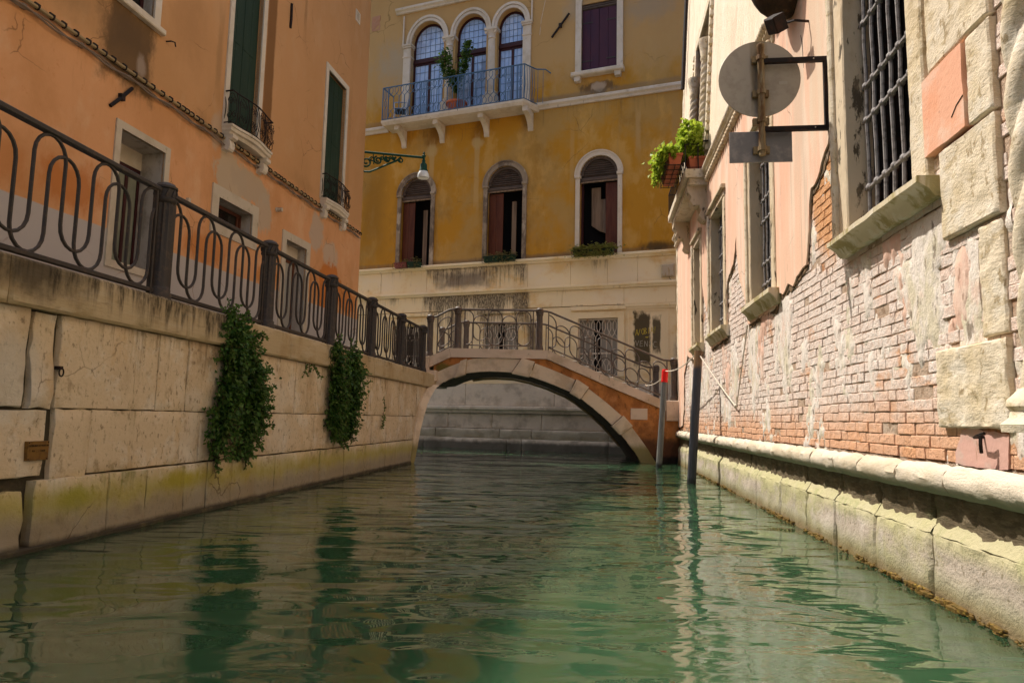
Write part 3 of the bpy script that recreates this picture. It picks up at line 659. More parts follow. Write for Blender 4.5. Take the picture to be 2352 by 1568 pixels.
# ------------------------------------------------------------------ orange building on the left
ob = thing('orange_building', 'orange plastered house with green shutters above the left quay', 'building', FO)
holes = [rect(5.06,6.02,3.12,5.05), rect(7.50,8.62,4.36,4.82), rect(9.98,10.92,2.0,4.70), rect(7.58,8.56,6.15,9.75), rect(11.56,12.62,6.08,9.32), rect(4.55,5.52,7.0,8.7), rect(1.5,2.6,3.12,5.05), rect(.6,1.7,7,8.7)]
put('wall', MB().prism([(-14,1.7),(14,1.7),(14,12.95),(9.3,12.95),(9.3,11.3),(-14,11.3)], 0, .34, holes), orange, ob)  # unseen roofline stepped low at the near end to let sun onto the water
put('core', MB().box(-14,13.99,.9,6,1.7,11.28).box(9.32,13.99,.9,6,10.19,12.93), dark, ob)
put('gable', MB().box(13.7,14.0,.345,6.2,1.7,12.95), orange, ob)
put('roof', MB().box(-14.2,9.28,-.1,6.5,11.31,11.5).box(9.25,14.1,-.1,6.5,12.96,13.1), roofm, ob)
put('unseen_step_wall', MB().box(9.3,9.6,0.345,6.2,11.52,12.95), orange, ob)  # unseen wall closing the roof step made for the sunlight
def framed(parent, F0, x0, x1, z0, z1, t, mat, y0=-.02, y1=.05, sides='lrtb', name='frame', tb=None):
    tb = tb or t
    o = rect(x0-(t if 'l' in sides else 0), x1+(t if 'r' in sides else 0), z0-(tb if 'b' in sides else 0), z1+(t if 't' in sides else 0))
    if 'b' in sides: m = MB().prism(o, y0, y1, [rect(x0,x1,z0,z1)])
    else: m = MB().prism([o[0],(x0,z0),(x0,z1),(x1,z1),(x1,z0),o[1],o[2],o[3]], y0, y1)
    return put(name, m, mat, parent)
def window(parent, x0, x1, z0, z1, mw, mg, y=.24, fw=.055, mull=(), tran=(), name='window'):
    w = put(name, MB().prism(rect(x0,x1,z0,z1), y-.02, y+.03, [rect(x0+fw,x1-fw,z0+fw,z1-fw)]), mw, parent)
    put('pane', MB().box(x0+fw-.004,x1-fw+.004,y,y+.012,z0+fw-.004,z1-fw+.004), mg, w)
    for x in mull: put('mullion', MB().box(x-.03,x+.03,y-.018,y+.02,z0+fw,z1-fw), mw, w)
    for z in tran: put('transom', MB().box(x0+fw,x1-fw,y-.016,y+.02,z-.03,z+.03), mw, w)
    return w
whitef = surf('plastered_window_surround', (.52,.45,.34), vary=[((.42,.35,.25),(2,2,1.5),.45,.7,.7), ((.18,.16,.08),(6,6,3),.64,.78,.6)], bump=[((20,20,20),.003)])
reveal = surf('grey_reveal', (.42,.38,.33), vary=[((.22,.19,.15),(3,3,2),.45,.7,.7)], bump=[((20,20,20),.003)])
for x0, x1, z0, z1, fr, kind in ((5.06,6.02,3.12,5.05,.11,'w'),(7.50,8.62,4.36,4.82,.2,'v'),(9.98,10.92,2.0,4.70,.17,'d'),(1.5,2.6,3.12,5.05,.11,'w')):
    if kind == 'd':
        f = framed(ob, FO, x0, x1, z0, z1, fr, whitef, -.025, .04, 'lrt')
        w = window(ob, x0, x1, z0, z1-.3, brownwood, greyglass, .28, .07, name='door')
        put('lintel', MB().box(x0,x1,.2,.34,z1-.3,z1), whitef, ob)
    else:
        f = framed(ob, FO, x0, x1, z0, z1, fr, whitef, -.025, .04)
        if kind == 'w':
            w = window(ob, x0, x1, z0, z1-.28, maroon, greencurtain, .42, .05, (x0+.68,))
            put('box_head', MB().box(x0,x1,.39,.5,z1-.28,z1), whitef, ob)
        else:
            w = window(ob, x0, x1, z0, z1-.02, redwood, darkglass, .24, .06, (x1-.12,))
    put('reveal', MB().prism(rect(x0-.02,x1+.02,z0-.02,z1+.02), .03, .56, [rect(x0+.004,x1-.004,z0+.004,z1-.004)]), reveal, ob)
def leafdoor(parent, x0, x1, z0, z1, y, mat, n=4, name='shutter', batt=True):
    s = None
    w = (x1-x0)/n
    for i in range(n):
        me = MB().bbox(x0+i*w+.003, x0+(i+1)*w-.003, y, y+.03, z0, z1, .005)
        if s is None: s = put(name, me, mat, parent)
        else: put('plank', me, mat, s)
    if batt:
        for z in (z0+.35, z1-.35, (z0+z1)/2):
            put('hinge_strap', MB().box(x0, x0+(x1-x0)*.8, y-.008, y, z-.025, z+.025), mat, s)
    return s
for x0, x1, z0, z1 in ((7.58,8.56,6.15,9.75),(11.56,12.62,6.08,9.32)):
    framed(ob, FO, x0, x1, z0, z1, .13, istria, -.03, .06, 'lrt' , name='frame')
    xm = (x0+x1)/2
    leafdoor(ob, x0, xm-.004, z0, z1, .08, green_wood, 2); leafdoor(ob, xm+.004, x1, z0, z1, .08, green_wood, 2)
for x0, x1 in ((4.55,5.52),(.6,1.7)):
    framed(ob, FO, x0, x1, 7.0, 8.7, .14, istria, -.03, .06)
    window(ob, x0, x1, 7.0, 8.7, maroon, darkglass, .2, .06, ((x0+x1)/2,))
    put('reveal', MB().prism(rect(x0-.02,x1+.02,6.98,8.72), .03, .5, [rect(x0+.004,x1-.004,7.004,8.696)]), reveal, ob)
put('sill', MB().bbox(4.3,5.74,-.09,.05,6.84,6.93,.015), istria, ob)
put('shutter_hook', MB().tube([(5.85,0,6.82),(5.85,-.09,6.82),(5.93,-.1,6.84),(5.95,-.1,6.78)], .012, 5), black_iron, ob)
def serpentine_slab(u0, u1, t, z0, z1, n=16):
    """curved balcony slab: plan bows outward in the middle; drawn as a stack of mouldings"""
    m = MB()
    prof = [(0,1.0),(.25,1.0),(.30,.90),(.62,.88),(.72,.72),(1.0,.62)]    # depth fraction from the top, reach
    plan = []
    for i in range(n+1):
        s = i/n; e = math.sin(math.pi*s)**.8
        plan.append((u0+(u1-u0)*s, .72*t + .28*t*(1-math.cos(2*math.pi*s))/2 + 0*e))
    rings = []
    for d, k in prof:
        z = z1-(z1-z0)*d
        rings.append([(u0+(1-k)*.08,0,z)]+[(u+((1-k)*.08 if i == 0 else -(1-k)*.08 if i == n else 0), -y*k, z) for i,(u,y) in enumerate(plan)]+[(u1-(1-k)*.08,0,z)])
    for a, b in zip(rings, rings[1:]): m.loft(b, a)
    N = len(rings[0]); base = len(m.v)
    m.add(rings[0], [tuple(range(N))]); m.add(rings[-1], [tuple(reversed(range(N)))])
    return m, plan
def scroll_bracket(u, w, t, z, h):
    pts = [(0,0),(-t*.95,0),(-t*.95,-h*.22),(-t*.7,-h*.32)]
    for i in range(8):
        a = math.pi*(.5-1.25*i/7); pts.append((-t*.45-t*.28*math.cos(a)*1.0, -h*.62+h*.36*math.sin(a)))
    pts += [(0,-h)]
    m = MB(); vs = [(u-w/2,y,z+zz) for y,zz in pts]+[(u+w/2,y,z+zz) for y,zz in pts]; n = len(pts)
    m.add(vs, [tuple(range(n)), tuple(reversed(range(n,2*n)))]+[(i,n+i,n+(i+1)%n,(i+1)%n) for i in range(n)])
    return m
def spiral(c, r0, r1, turns, a0, n=18):
    return [(c[0]+(r0+(r1-r0)*i/n)*math.cos(a0+turns*2*math.pi*i/n), c[1]+(r0+(r1-r0)*i/n)*math.sin(a0+turns*2*math.pi*i/n)) for i in range(n+1)]
def balconet(u0, u1, t, z0, z1, h, nb):
    m, plan = serpentine_slab(u0, u1, t, z0, z1)
    bal = put('balcony', m, istria, ob)
    for u in (u0+.12, u1-.12): put('bracket', scroll_bracket(u, .16, t*.75, z0, .30), istria, bal)
    # rail: follows the plan, with side returns
    path = [(u0+.02,0)]+[(u, y-.03) for u,y in plan]+[(u1-.02,0)]
    P3 = lambda z, k=1: [(u,-y*k,z) for u,y in path]
    rl = put('railing', MB().tube(P3(z1+h), .016, 5).tube(P3(z1+.03), .012, 5), black_iron, bal)
    # running length map
    D = [0]
    for a, b in zip(path, path[1:]): D.append(D[-1]+math.hypot(b[0]-a[0], b[1]-a[1]))
    def at(s, z, bulge=0):
        s = max(0, min(D[-1]-1e-6, s))
        for i in range(len(D)-1):
            if D[i] <= s <= D[i+1]:
                k = (s-D[i])/(D[i+1]-D[i]+1e-9); u = path[i][0]+(path[i+1][0]-path[i][0])*k; y = path[i][1]+(path[i+1][1]-path[i][1])*k
                return (u, -y-bulge*math.sin(math.pi*(z-z1)/h), z)
    cell = D[-1]/nb
    for k in range(nb+1):
        s = k*cell
        put('baluster', MB().tube([at(s, z1+h*i/8, .05) for i in range(9)], .009, 5), black_iron, rl)
    for k in range(nb):
        c = (k+.5)*cell; w = cell*.5
        sc = MB()
        for sg in (-1,1):
            for zc, s0 in ((.28,1),(.72,-1)):
                sc.tube([at(c+sg*(w*.42)+x*sg, z1+h*zc+z*s0, .05) for x,z in spiral((0,0), w*.45, w*.12, 1.3, math.pi/2, 14)], .006, 4)
        sc.tube([at(c+w*.7*math.cos(a), z1+h*.5+h*.42*math.sin(a), .05) for a in [i*math.pi/8 for i in range(16)]], .006, 4, True)
        put('scroll', sc, black_iron, rl)
balconet(7.45, 8.86, .30, 5.98, 6.16, .62, 6)
balconet(11.46, 12.80, .24, 5.92, 6.09, .58, 6)
put('wall_anchor', MB().tube([(4.80,-.02,5.27),(4.98,-.035,5.48),(5.19,-.02,5.72)], .028, 5).box(4.95,5.03,-.06,0,5.44,5.53), black_iron, ob)
put('wall_anchor', MB().tube([(9.62,-.02,9.8),(9.62,-.03,9.45),(9.62,-.02,9.25)], .03, 5), black_iron, ob)
lf = put('bulkhead_lamp', MB().lathe([(.05,0),(.05,.02),(.035,.03),(.035,.12),(.04,.13)], 12), whitef, ob, TR(9.52,0,5.20) @ Matrix.Rotation(R_(90),4,'X'))
for k in range(5):
    a = k*2*math.pi/5; put('guard_wire', MB().tube([(.045*math.cos(a),.045*math.sin(a),.02),(.045*math.cos(a),.045*math.sin(a),.13)], .004, 4), iron_bar, lf)
vt = put('vent', MB().prism(rect(12.98,13.26,11.45,11.76), -.02, .03, [rect(13.02,13.22,11.49,11.72)]), istria, ob)
for k in range(7): put('slat', MB().box(13.02,13.22,-.012,.02,11.50+k*.032,11.515+k*.032), istria, vt)
put('drain_stub', MB().box(6.62,6.68,-.05,.02,4.42,4.52), whitef, ob)
rk = put('drying_rack', MB().tube([(11.9,0,12.9),(11.9,-.4,12.75),(12.9,-.4,12.75),(12.9,0,12.9)], .012, 5), black_iron, ob)
for k in range(6): put('rack_bar', MB().tube([(11.95,-.05-.06*k,12.88-.02*k),(12.88,-.05-.06*k,12.88-.02*k)], .007, 4), black_iron, rk)
# conduit and cable run across the facade
cb = thing('cable_run', 'ochre conduit and sagging grey cables strapped across the orange facade', 'cable', FO @ TR(0,0,5.9))
zl = lambda u: -.01 + .12*math.sin(u*.35)*.3
put('conduit', MB().tube([(u,-.045,zl(u)) for u in [i*.5-4 for i in range(36)]], .026, 6), conduit, cb, None, True)
cab = MB()
for q in range(2):
    cab.tube([(u,-.04-.02*q,zl(u)-.075-.05*abs(math.sin((u+.3*q)*math.pi/.9))**2-.02*q) for u in [i*.15-4 for i in range(120)]], .014, 5)
put('cable', cab, cable_m, cb, None, True)
cm = MB().tube([(.031*math.cos(a), 0, .031*math.sin(a)) for a in [k*math.pi/4 for k in range(8)]], .011, 4, True).box(-.012,.012,-.035,.045,.02,.05)
cme = cm.mesh('strap'); u = -3.9
while u < 13.9:
    put('strap', cme, black_iron, cb, TR(u,-.045,zl(u)) @ Matrix.Rotation(R_(90),4,'Z')); u += random.uniform(.10,.24)
sp_ = MB().box(-.03,.03,-.05,.02,-.12,-.06).mesh('cable_clip')
for k in range(20): put('cable_clip', sp_, cable_m, cb, TR(-3.9+.9*k,0,zl(-3.9+.9*k)))

# ------------------------------------------------------------------ street lamp on the corner
p0 = FO @ Vector((14.0,.15,8.22))
lm = thing('street_lamp', 'green wall lamp on a scrolled iron bracket at the corner of the orange house', 'street lamp', Matrix.Translation(p0))
AL = 1.78; tip = Vector((AL*.995,.10,-.10))
put('arm', MB().tube([(0,0,0), tuple(tip)], .034, 8).box(-.03,.02,-.05,.05,-.72,.12), iron_green, lm, None, True)
sc = MB()
def arm_pt(x, z): return (x, .10*x/AL, -.10*x/AL+z)
for cx, cz, r in ((.20,-.28,.17),(.52,-.20,.12),(.78,-.15,.085),(.95,-.11,.05)):
    sc.tube([arm_pt(x,z) for x,z in spiral((cx,cz), r, r*.2, 1.6, math.pi*.6, 22)], .026, 5)
    sc.tube([arm_pt(x,z) for x,z in spiral((cx+r*.9,cz+r*.5), r*.5, r*.1, -1.3, math.pi*1.2, 14)], .020, 5)
sc.tube([arm_pt(x,z) for x,z in [(0,-.68),(.12,-.56),(.3,-.55),(.55,-.42),(.8,-.28),(1.02,-.17),(1.15,-.06)]], .030, 5)
sc.tube([arm_pt(x,z) for x,z in spiral((1.14,-.14), .08, .03, 1.5, math.pi*.5, 14)], .020, 5)
for x in (.08,.38,.66,.9): sc.tube([arm_pt(x,0), arm_pt(x+.03,-.5+.45*x)], .017, 4)
put('scrollwork', sc, iron_green, lm, None, True)
hd = put('lamp_head', MB().lathe([(.02,.16),(.035,.12),(.02,.09),(.06,.05),(.03,0),(.035,-.06),(.05,-.09),(.045,-.14),(.095,-.20),(.10,-.33),(.12,-.36),(.125,-.40)][::-1], 14), iron_green, lm, Matrix.Translation(tip), True)
put('lamp_shade', MB().lathe([(.12,-.40),(.155,-.47),(.165,-.54),(.155,-.58),(.145,-.575)][::-1], 16), glassm, hd, None, True)

# ------------------------------------------------------------------ ochre palazzo at the back
yb = thing('ochre_palazzo', 'ochre palazzo facing down the canal with arched windows and a long balcony', 'building', FY)
AR = [(1.42,.66),(3.14,.60),(4.66,.52)]                 # balcony arches: centre, half width
SPR = 14.50
LW = [(1.20,.60),(4.58,.64),(7.80,.62)]                 # lower arched windows
yholes = [arch(c, h, 11.52, SPR, 16, h*1.15) for c, h in AR] + [rect(7.18,8.37,12.32,14.7)] + [arch(c, h, 6.2, 8.82, 18) for c, h in LW]
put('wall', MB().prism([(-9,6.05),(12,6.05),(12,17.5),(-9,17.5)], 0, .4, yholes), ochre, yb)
put('core', MB().box(-9,12,1.1,7,-1,17.4), dark, yb)
for x0 in (-9, 11.6): put('flank_wall', MB().box(x0,x0+.4,.405,7.2,-1,17.5), ochre, yb)
put('roof', MB().box(-9.3,12.3,-.4,7.4,17.5,17.7), roofm, yb)
def moulding(x0, x1, prof, mat, parent, name='string_course'):
    """profile of (y, z) points drawn along x"""
    n = len(prof); m = MB()
    m.add([(x0,y,z) for y,z in prof]+[(x1,y,z) for y,z in prof], [(i,(i+1)%n,n+(i+1)%n,n+i) for i in range(n)]+[tuple(reversed(range(n))), tuple(range(n,2*n))])
    return put(name, m, mat, parent)
def strmould(x0, x1, z0, z1, p, mat, parent, name='string_course'):
    h = z1-z0
    return moulding(x0, x1, [(.0,z0),(-p*.45,z0),(-p*.6,z0+h*.3),(-p,z0+h*.55),(-p,z0+h*.85),(-p*.9,z1),(0,z1)], mat, parent, name)
xs = [-9,-6.5,-4,-1.9,-.05]
for a, b in zip(xs, xs[1:]): strmould(a+.003, b-.003, 11.25, 11.47, .14, istria, yb)
xs = [5.62,7.4,9.6,12]
for a, b in zip(xs, xs[1:]): strmould(a+.003, b-.003, 11.25, 11.47, .14, istria, yb)
# balcony slab in two pieces, brackets, iron railing
T_ = .75
bl = put('balcony', MB().add([(.12,0,11.19),(.12,-T_*.93,11.19),(5.38,-T_*.93,11.19),(5.72,0,11.19),(.07,0,11.37),(.07,-T_,11.37),(5.45,-T_,11.37),(5.78,0,11.37),(.07,0,11.30),(.07,-T_,11.30),(5.45,-T_,11.30),(5.78,0,11.30)],
    [(3,2,1,0),(4,5,6,7),(0,1,9,8),(1,2,10,9),(2,3,11,10),(8,9,5,4),(9,10,6,5),(10,11,7,6)]), istria, yb)
put('joint', MB().box(3.06,3.08,-T_-.002,-T_*.5,11.31,11.365), mortar_dark, bl)
for u in (.62, 2.15, 3.85, 5.45):
    pts = [(0,0),(-T_*.82,0),(-T_*.82,-.16)] + [(-T_*.82+T_*.76*math.sin(a), -.16-.42*(1-math.cos(a))) for a in [i*math.pi/2/8 for i in range(1,9)]] + [(0,-.62)]
    vs = [(u-.09,y,11.19+z) for y,z in pts]+[(u+.09,y,11.19+z) for y,z in pts]; n = len(pts)
    put('bracket', MB().add(vs, [tuple(range(n)), tuple(reversed(range(n,2*n)))]+[(i,n+i,n+(i+1)%n,(i+1)%n) for i in range(n)]), istria, bl)
RZ0, RZ1 = 11.40, 12.60
rl = put('railing', MB().bbox(.08,5.46,-T_+.02,-T_+.055,RZ1-.035,RZ1,.005).bbox(.08,5.46,-T_+.025,-T_+.05,RZ0,RZ0+.025,.005)
         .box(.08,.11,-T_+.05,0,RZ1-.035,RZ1).box(.08,.11,-T_+.05,0,RZ0,RZ0+.025)
         .tube([(5.45,-T_+.04,RZ1-.018),(5.70,-.25,RZ1-.018),(6.0,-.18,RZ1-.04),(6.15,-.05,RZ1-.14)], .022, 5).tube([(5.45,-T_+.04,RZ0+.012),(5.75,-.05,RZ0+.012)], .014, 4), iron_blue, bl)
YR = -T_+.037
for k, u in enumerate((.095,.32,1.62,1.84,3.05,3.27,4.80,5.02,5.22,5.45)):
    put('baluster', MB().box(u-.016,u+.016,YR-.016,YR+.016,RZ0,RZ1), iron_blue, rl)
def hexfill(u0, u1, n, z0, z1, y, r=.0085):
    """interlaced lattice: hexagon rows at head and foot, straight bars between"""
    w = (u1-u0)/n; out = []
    for k in range(n):
        c = u0+(k+.5)*w; h = z1-z0; q = w*.5
        for sg in (-1,1):
            out.append([(c, z1), (c+sg*q*.62, z1-h*.06), (c+sg*q*.62, z1-h*.155), (c, z1-h*.235), (c-sg*q*.95, z1-h*.31), (c-sg*q*.95, z0+h*.31), (c, z0+h*.235), (c+sg*q*.62, z0+h*.155), (c+sg*q*.62, z0+h*.06), (c, z0)])
    m = MB()
    for P in out: m.tube([(x,y,z) for x,z in P], r, 4)
    return m
for a, b, n in ((.32,1.62,6),(1.84,3.05,6),(3.27,4.80,7)):
    put('lattice', hexfill(a, b, n, RZ0+.02, RZ1-.03, YR, .011), iron_blue, rl)
for a in (.095,1.62,3.05,4.80,5.22):
    m = MB(); b = a+.22
    for s in (.06,.09,.13,.16): m.tube([(a+s,YR,RZ0+.02),(a+s,YR,RZ0+.38),(a+.22-s,YR,RZ0+.5),(a+.22-s,YR,RZ0+.66),(a+s,YR,RZ0+.78),(a+s,YR,RZ1-.02)], .008, 4)
    put('lattice', m, iron_blue, rl)
for k in range(3): put('side_bar', MB().tube([(5.62+.15*k,-.38+.1*k,RZ0),(5.62+.15*k,-.38+.1*k,RZ1-.04)], .008, 4), iron_blue, rl)
m = MB()
for k in range(5):
    t0 = k/5.0; m.tube([(5.45+.05*k,-T_+.04+.09*k,RZ0),(5.48+.05*k,-T_+.06+.09*k,RZ0+.5),(5.45+.05*k,-T_+.04+.09*k,RZ1-.02)], .009, 4)
put('lattice', m, iron_blue, rl)
# balcony arcade
def archring(c, h, t, zs, y0, y1, kz=1.15, n=20):
    o = [(c+(h+t)*math.cos(math.pi*i/n), zs+(h*kz+t)*math.sin(math.pi*i/n)) for i in range(n+1)]
    i_ = [(c+h*math.cos(math.pi*i/n), zs+h*kz*math.sin(math.pi*i/n)) for i in range(n,-1,-1)]
    return MB().prism(o+i_, y0, y1)
for c, h in AR:
    a = put('window_arch', archring(c, h, .10, SPR+.004, -.045, .06), istria, yb)
    put('outer_moulding', archring(c, h+.10, .09, SPR+.004, -.075, .06), istria, a)
for u, w in ((.60,.15),(5.26,.15)):
    p_ = put('pilaster', MB().bbox(u-w,u+w,-.05,.2,11.475,14.35,.015), istria, yb)
    put('capital', MB().bbox(u-w-.03,u+w+.03,-.08,.2,14.35,14.42,.01).bbox(u-w-.05,u+w+.05,-.10,.2,14.42,14.495,.01), istria, p_)
    put('necking', MB().bbox(u-w-.02,u+w+.02,-.07,.2,13.98,14.04,.01), istria, p_)
for u in (2.31,3.94):
    c_ = put('column', MB().lathe([(.17,0),(.165,.2),(.145,2.05)], 18), istria, yb, TR(u,.06,12.05), True)
    put('column_base', MB().bbox(-.23,.23,-.23,.23,-.57,-.02,.02).lathe([(.22,-.02),(.235,.02),(.20,.06),(.20,.09),(.215,.12),(.175,.16)], 18), istria, c_)
    cp = MB().lathe([(.15,2.05),(.175,2.07),(.155,2.10),(.15,2.16),(.20,2.30),(.22,2.33)], 18).bbox(-.24,.24,-.2,.2,2.34,2.445,.015)
    for sg in (-1,1):
        cp.tube([(sg*.17+x,-.17,2.27+z) for x,z in spiral((0,0),.055,.01,1.5,0,12)], .018, 5)
    put('capital', cp, istria, c_, None, True)
    put('back_pier', MB().box(u-.2,u+.2,.17,.42,11.5,14.5), istria, yb)
put('frame_bead', MB().box(.40,.445,-.05,.02,14.5,15.62).box(5.40,5.45,-.05,.02,14.5,16.2), istria, yb)
strmould(.10,5.75,15.72,15.92,.16,istria,yb,'hood_moulding')
for c, h in AR:
    yy = .20
    top = arch(c, h+.03, 11.5, SPR, 16, h*1.15+.03)
    wi = put('window', MB().prism(arch(c,h,11.52,SPR,16,h*1.15), yy, yy+.07, [rect(c-h+.07,c-.045,11.62,13.72), rect(c+.045,c+h-.07,11.62,13.72), [(c-h+.07,13.98),(c+h-.07,13.98)]+[(c+(h-.08)*math.cos(math.pi*i/16),SPR+(h*1.15-.08)*math.sin(math.pi*i/16)) for i in range(17)]]), maroon, yb)
    put('pane', MB().prism(arch(c,h-.02,11.56,SPR,16,h*1.15-.02), yy+.035, yy+.05), skypane, wi)
    put('transom', MB().bbox(c-h,c+h,yy-.05,yy+.02,13.78,13.92,.02), maroon, wi)
    g = MB()
    for k in range(1,6):
        x = c-h+.07+(2*h-.14)*k/6; zt = SPR+math.sqrt(max(0,1-((x-c)/h)**2))*h*1.15-.1
        g.box(x-.003,x+.003,yy+.018,yy+.034,13.98,zt)
        if k != 3: g.box(x-.003,x+.003,yy+.018,yy+.034,11.62,13.72)
    for k in range(4):
        z = 14.2+.24*k; xr = h-.09 if z < SPR else (h-.08)*math.sqrt(max(0,1-((z-SPR)/(h*1.15))**2))
        g.box(c-xr,c+xr,yy+.017,yy+.0335,z-.003,z+.003)
    for k in range(6): g.box(c-h+.07,c+h-.07,yy+.017,yy+.0335,11.90+.31*k-.003,11.90+.31*k+.003)
    put('leading', g, lead, wi)
# purple shuttered window
f = framed(yb, FY, 7.18, 8.37, 12.30, 14.95, .20, istria, -.06, .05, 'lr')
put('head_arch', archring(7.775,.595,.20,14.7,-.062,.05,.8), istria, yb)
put('louvre', MB().prism(rect(7.18,8.37,14.52,15.2), .06, .12), louvre_m, yb)
for k in range(5): put('louvre_slat', MB().box(7.18,8.37,.03,.06,14.54+.07*k,14.585+.07*k), louvre_m, yb)
for x0, x1 in ((7.185,7.76),(7.766,8.365)):
    s_ = leafdoor(yb, x0, x1, 12.32, 14.5, .05, purple, 2, batt=False)
    for z in (12.72, 14.05):
        xa, xb = (x0, x0+.36) if x0 < 7.5 else (x1-.36, x1)
        put('hinge_strap', MB().box(xa,xb,.04,.05,z-.022,z+.022), iron, s_)
put('sill', MB().bbox(6.88,8.62,-.24,.05,12.14,12.29,.03), istria, yb)
for u in (7.08,8.42): put('bracket', MB().prism([(u-.09,11.98),(u+.09,11.98),(u+.11,12.138),(u-.11,12.138)], -.18, .0), istria, yb)
put('wall_anchor', MB().tube([(6.15,-.03,13.74),(6.45,-.04,14.1),(6.75,-.03,14.48)], .035, 4).box(6.4,6.5,-.08,0,14.03,14.17), black_iron, yb)
put('wire', MB().tube([(5.72,-.03,13.9),(5.8,-.12,14.4),(5.95,-.1,15.2),(6.3,-.06,17)], .008, 4), white_paint, yb)
put('exposed_bricks', MB().stone(-.98,-.62,15.3,15.9,-.012,.02,.02,4,.05,.01,.03), weathered_br, yb)
# lower arched windows
for i, (c, h) in enumerate(LW):
    fm = greyframe if i < 2 else istria
    f = put('window_frame', MB().prism([(c+h,6.2),(c+h+.14,6.2)]+[(c+(h+.14)*math.cos(math.pi*k/20), 8.82+(h+.14)*math.sin(math.pi*k/20)) for k in range(21)]+[(c-h-.14,6.2),(c-h,6.2)]+[(c-h*math.cos(math.pi*k/20), 8.82+h*math.sin(math.pi*k/20)) for k in range(21)], -.06, .06), fm, yb)
    put('outer_bead', archring(c, h+.14, .04, 8.82, -.085, .04, 1.0), istria if i == 2 else fm, f)
    for sg in (-1,1): put('impost', MB().bbox(c+sg*(h+.07)-.10, c+sg*(h+.07)+.10, -.10, .05, 8.74, 8.83, .015), fm, f)
    lv = put('louvre', MB().prism([(c+(h-.02)*math.cos(math.pi*k/16), 8.80+(h-.02)*math.sin(math.pi*k/16)) for k in range(17)], .12, .16), louvre_m, yb)
    put('inner_ring', archring(c, h-.09, .085, 8.82, .03, .14, 1.0), louvre_m, lv)
    for k in range(7):
        z = 8.86+.072*k; xr = math.sqrt(max(.01, (h-.1)**2-(z-8.82)**2))
        put('louvre_slat', MB().add([(c-xr,.07,z),(c+xr,.07,z),(c+xr,.12,z+.05),(c-xr,.12,z+.05),(c-xr,.075,z-.012),(c+xr,.075,z-.012)], [(0,1,2,3),(4,5,1,0)]), louvre_m, lv)
    put('lintel_bar', MB().bbox(c-h,c+h,.02,.14,8.64,8.76,.02), louvre_m, yb)
    put('blind_roll', MB().tube([(c-h+.02,.03,8.60),(c+h-.02,.03,8.60)], .03, 6), curtain, yb)
    put('inner_frame', MB().box(c-h,c-h+.07,.16,.24,6.2,8.64).box(c+h-.07,c+h,.16,.24,6.2,8.64), maroon, yb)
    if i < 2:
        leafdoor(yb, c-h+.03, c-.10, 6.22, 8.55, .10, redwood, 2, batt=False)
        put('curtain', MB().box(c+.14,c+.30,.30,.33,6.22,8.3), curtain, yb)
    else:
        leafdoor(yb, c+.20, c+h-.03, 6.22, 8.55, .10, redwood, 1, batt=False)
        put('curtain', MB().prism([(c-.32,7.25),(c-.05,7.05),(c+.2,6.95),(c+.2,8.1),(c-.02,8.1),(c-.02,8.5),(c-.32,8.5)], .34, .36), curtain, yb)
    put('room_shade_board', MB().box(c-h-.1,c+h+.1,.55,.6,6.1,9.6), dark, yb)
strmould(-9,12,6.03,6.19,.16,slab,yb,'ledge'); strmould(-9,12,5.10,5.25,.13,slab,yb,'ledge')
def slabs(edges, z0, z1, y, mat, name='stone_slab'):
    for a, b in zip(edges, edges[1:]): put(name, MB().bbox(a+.004,b-.004,y+random.uniform(-.003,.003),.3,z0+.002,z1-.002,.006), mat, yb)
slabs([-9,-6,-3,-1.2,-.1,1.72,4.48,5.44,6.9,8.1,9.05,10.6,12], 5.25, 6.03, -.02, slab)
slabs([-9,-6,-3,-1.4,.1,1.65,3.2,4.6,6.62,8.62,10.2,12], 4.58, 5.10, .0, slab)
# ground storey: grilles in white surrounds
gh = [rect(.45,1.75,2.35,4.12), rect(3.90,5.16,2.35,4.12), rect(7.17,8.44,2.35,4.17)]
put('lower_wall', MB().prism(rect(-9,12,2.12,4.56), .02, .4, gh), lowwall, yb)
for x0, x1 in ((.45,1.75),(3.90,5.16),(7.17,8.44)):
    f = framed(yb, FY, x0, x1, 2.35, 4.15 if x0 < 7 else 4.17, .2, lowwall, -.03, .05, 'lrt', 'window_surround')
    put('cornice', MB().bbox(x0-.24,x1+.24,-.07,.04,4.42,4.55,.015), lowwall, f)
    put('window_board', MB().box(x0,x0+(x1-x0)*.36,.2,.24,2.35,4.15).box(x0+(x1-x0)*.56,x1,.2,.24,2.35,4.15), greyglass, yb)
    put('room_shade_board', MB().box(x0-.05,x1+.05,.32,.36,2.3,4.2), dark, yb)
    gr = put('grille', MB().prism(rect(x0,x1,2.35,4.15), .05, .08, [rect(x0+.035,x1-.035,2.385,3.05), rect(x0+.035,x1-.035,3.09,4.115)]), white_paint, yb)
    put('lattice', hexfill(x0+.035,x1-.035,7,2.39,4.11,.06,.0115), white_paint, gr)
for a, b in ((8.70,9.98),(10.12,12)): put('panel_bead', MB().prism(rect(a,b,2.2,4.42), -.0, .03, [rect(a+.07,b-.07,2.27,4.35)]), lowwall, yb)
strmould(8.66,12,4.42,4.57,.06,lowwall,yb,'cornice')
def strokes(paths, F0, mat, parent, y, r=.008, name='graffiti'):
    m = MB()
    for P in paths:
        for (x0,z0),(x1,z1) in zip(P, P[1:]):
            d = Vector((x1-x0, z1-z0)); n = Vector((-d.y,d.x)).normalized()*r
            m.box(0,0,0,0,0,0) if False else m.add([(x0+n.x,y,z0+n.y),(x0-n.x,y,z0-n.y),(x1-n.x,y,z1-n.y),(x1+n.x,y,z1+n.y)], [(0,3,2,1)])
    return put(name, m, mat, parent)
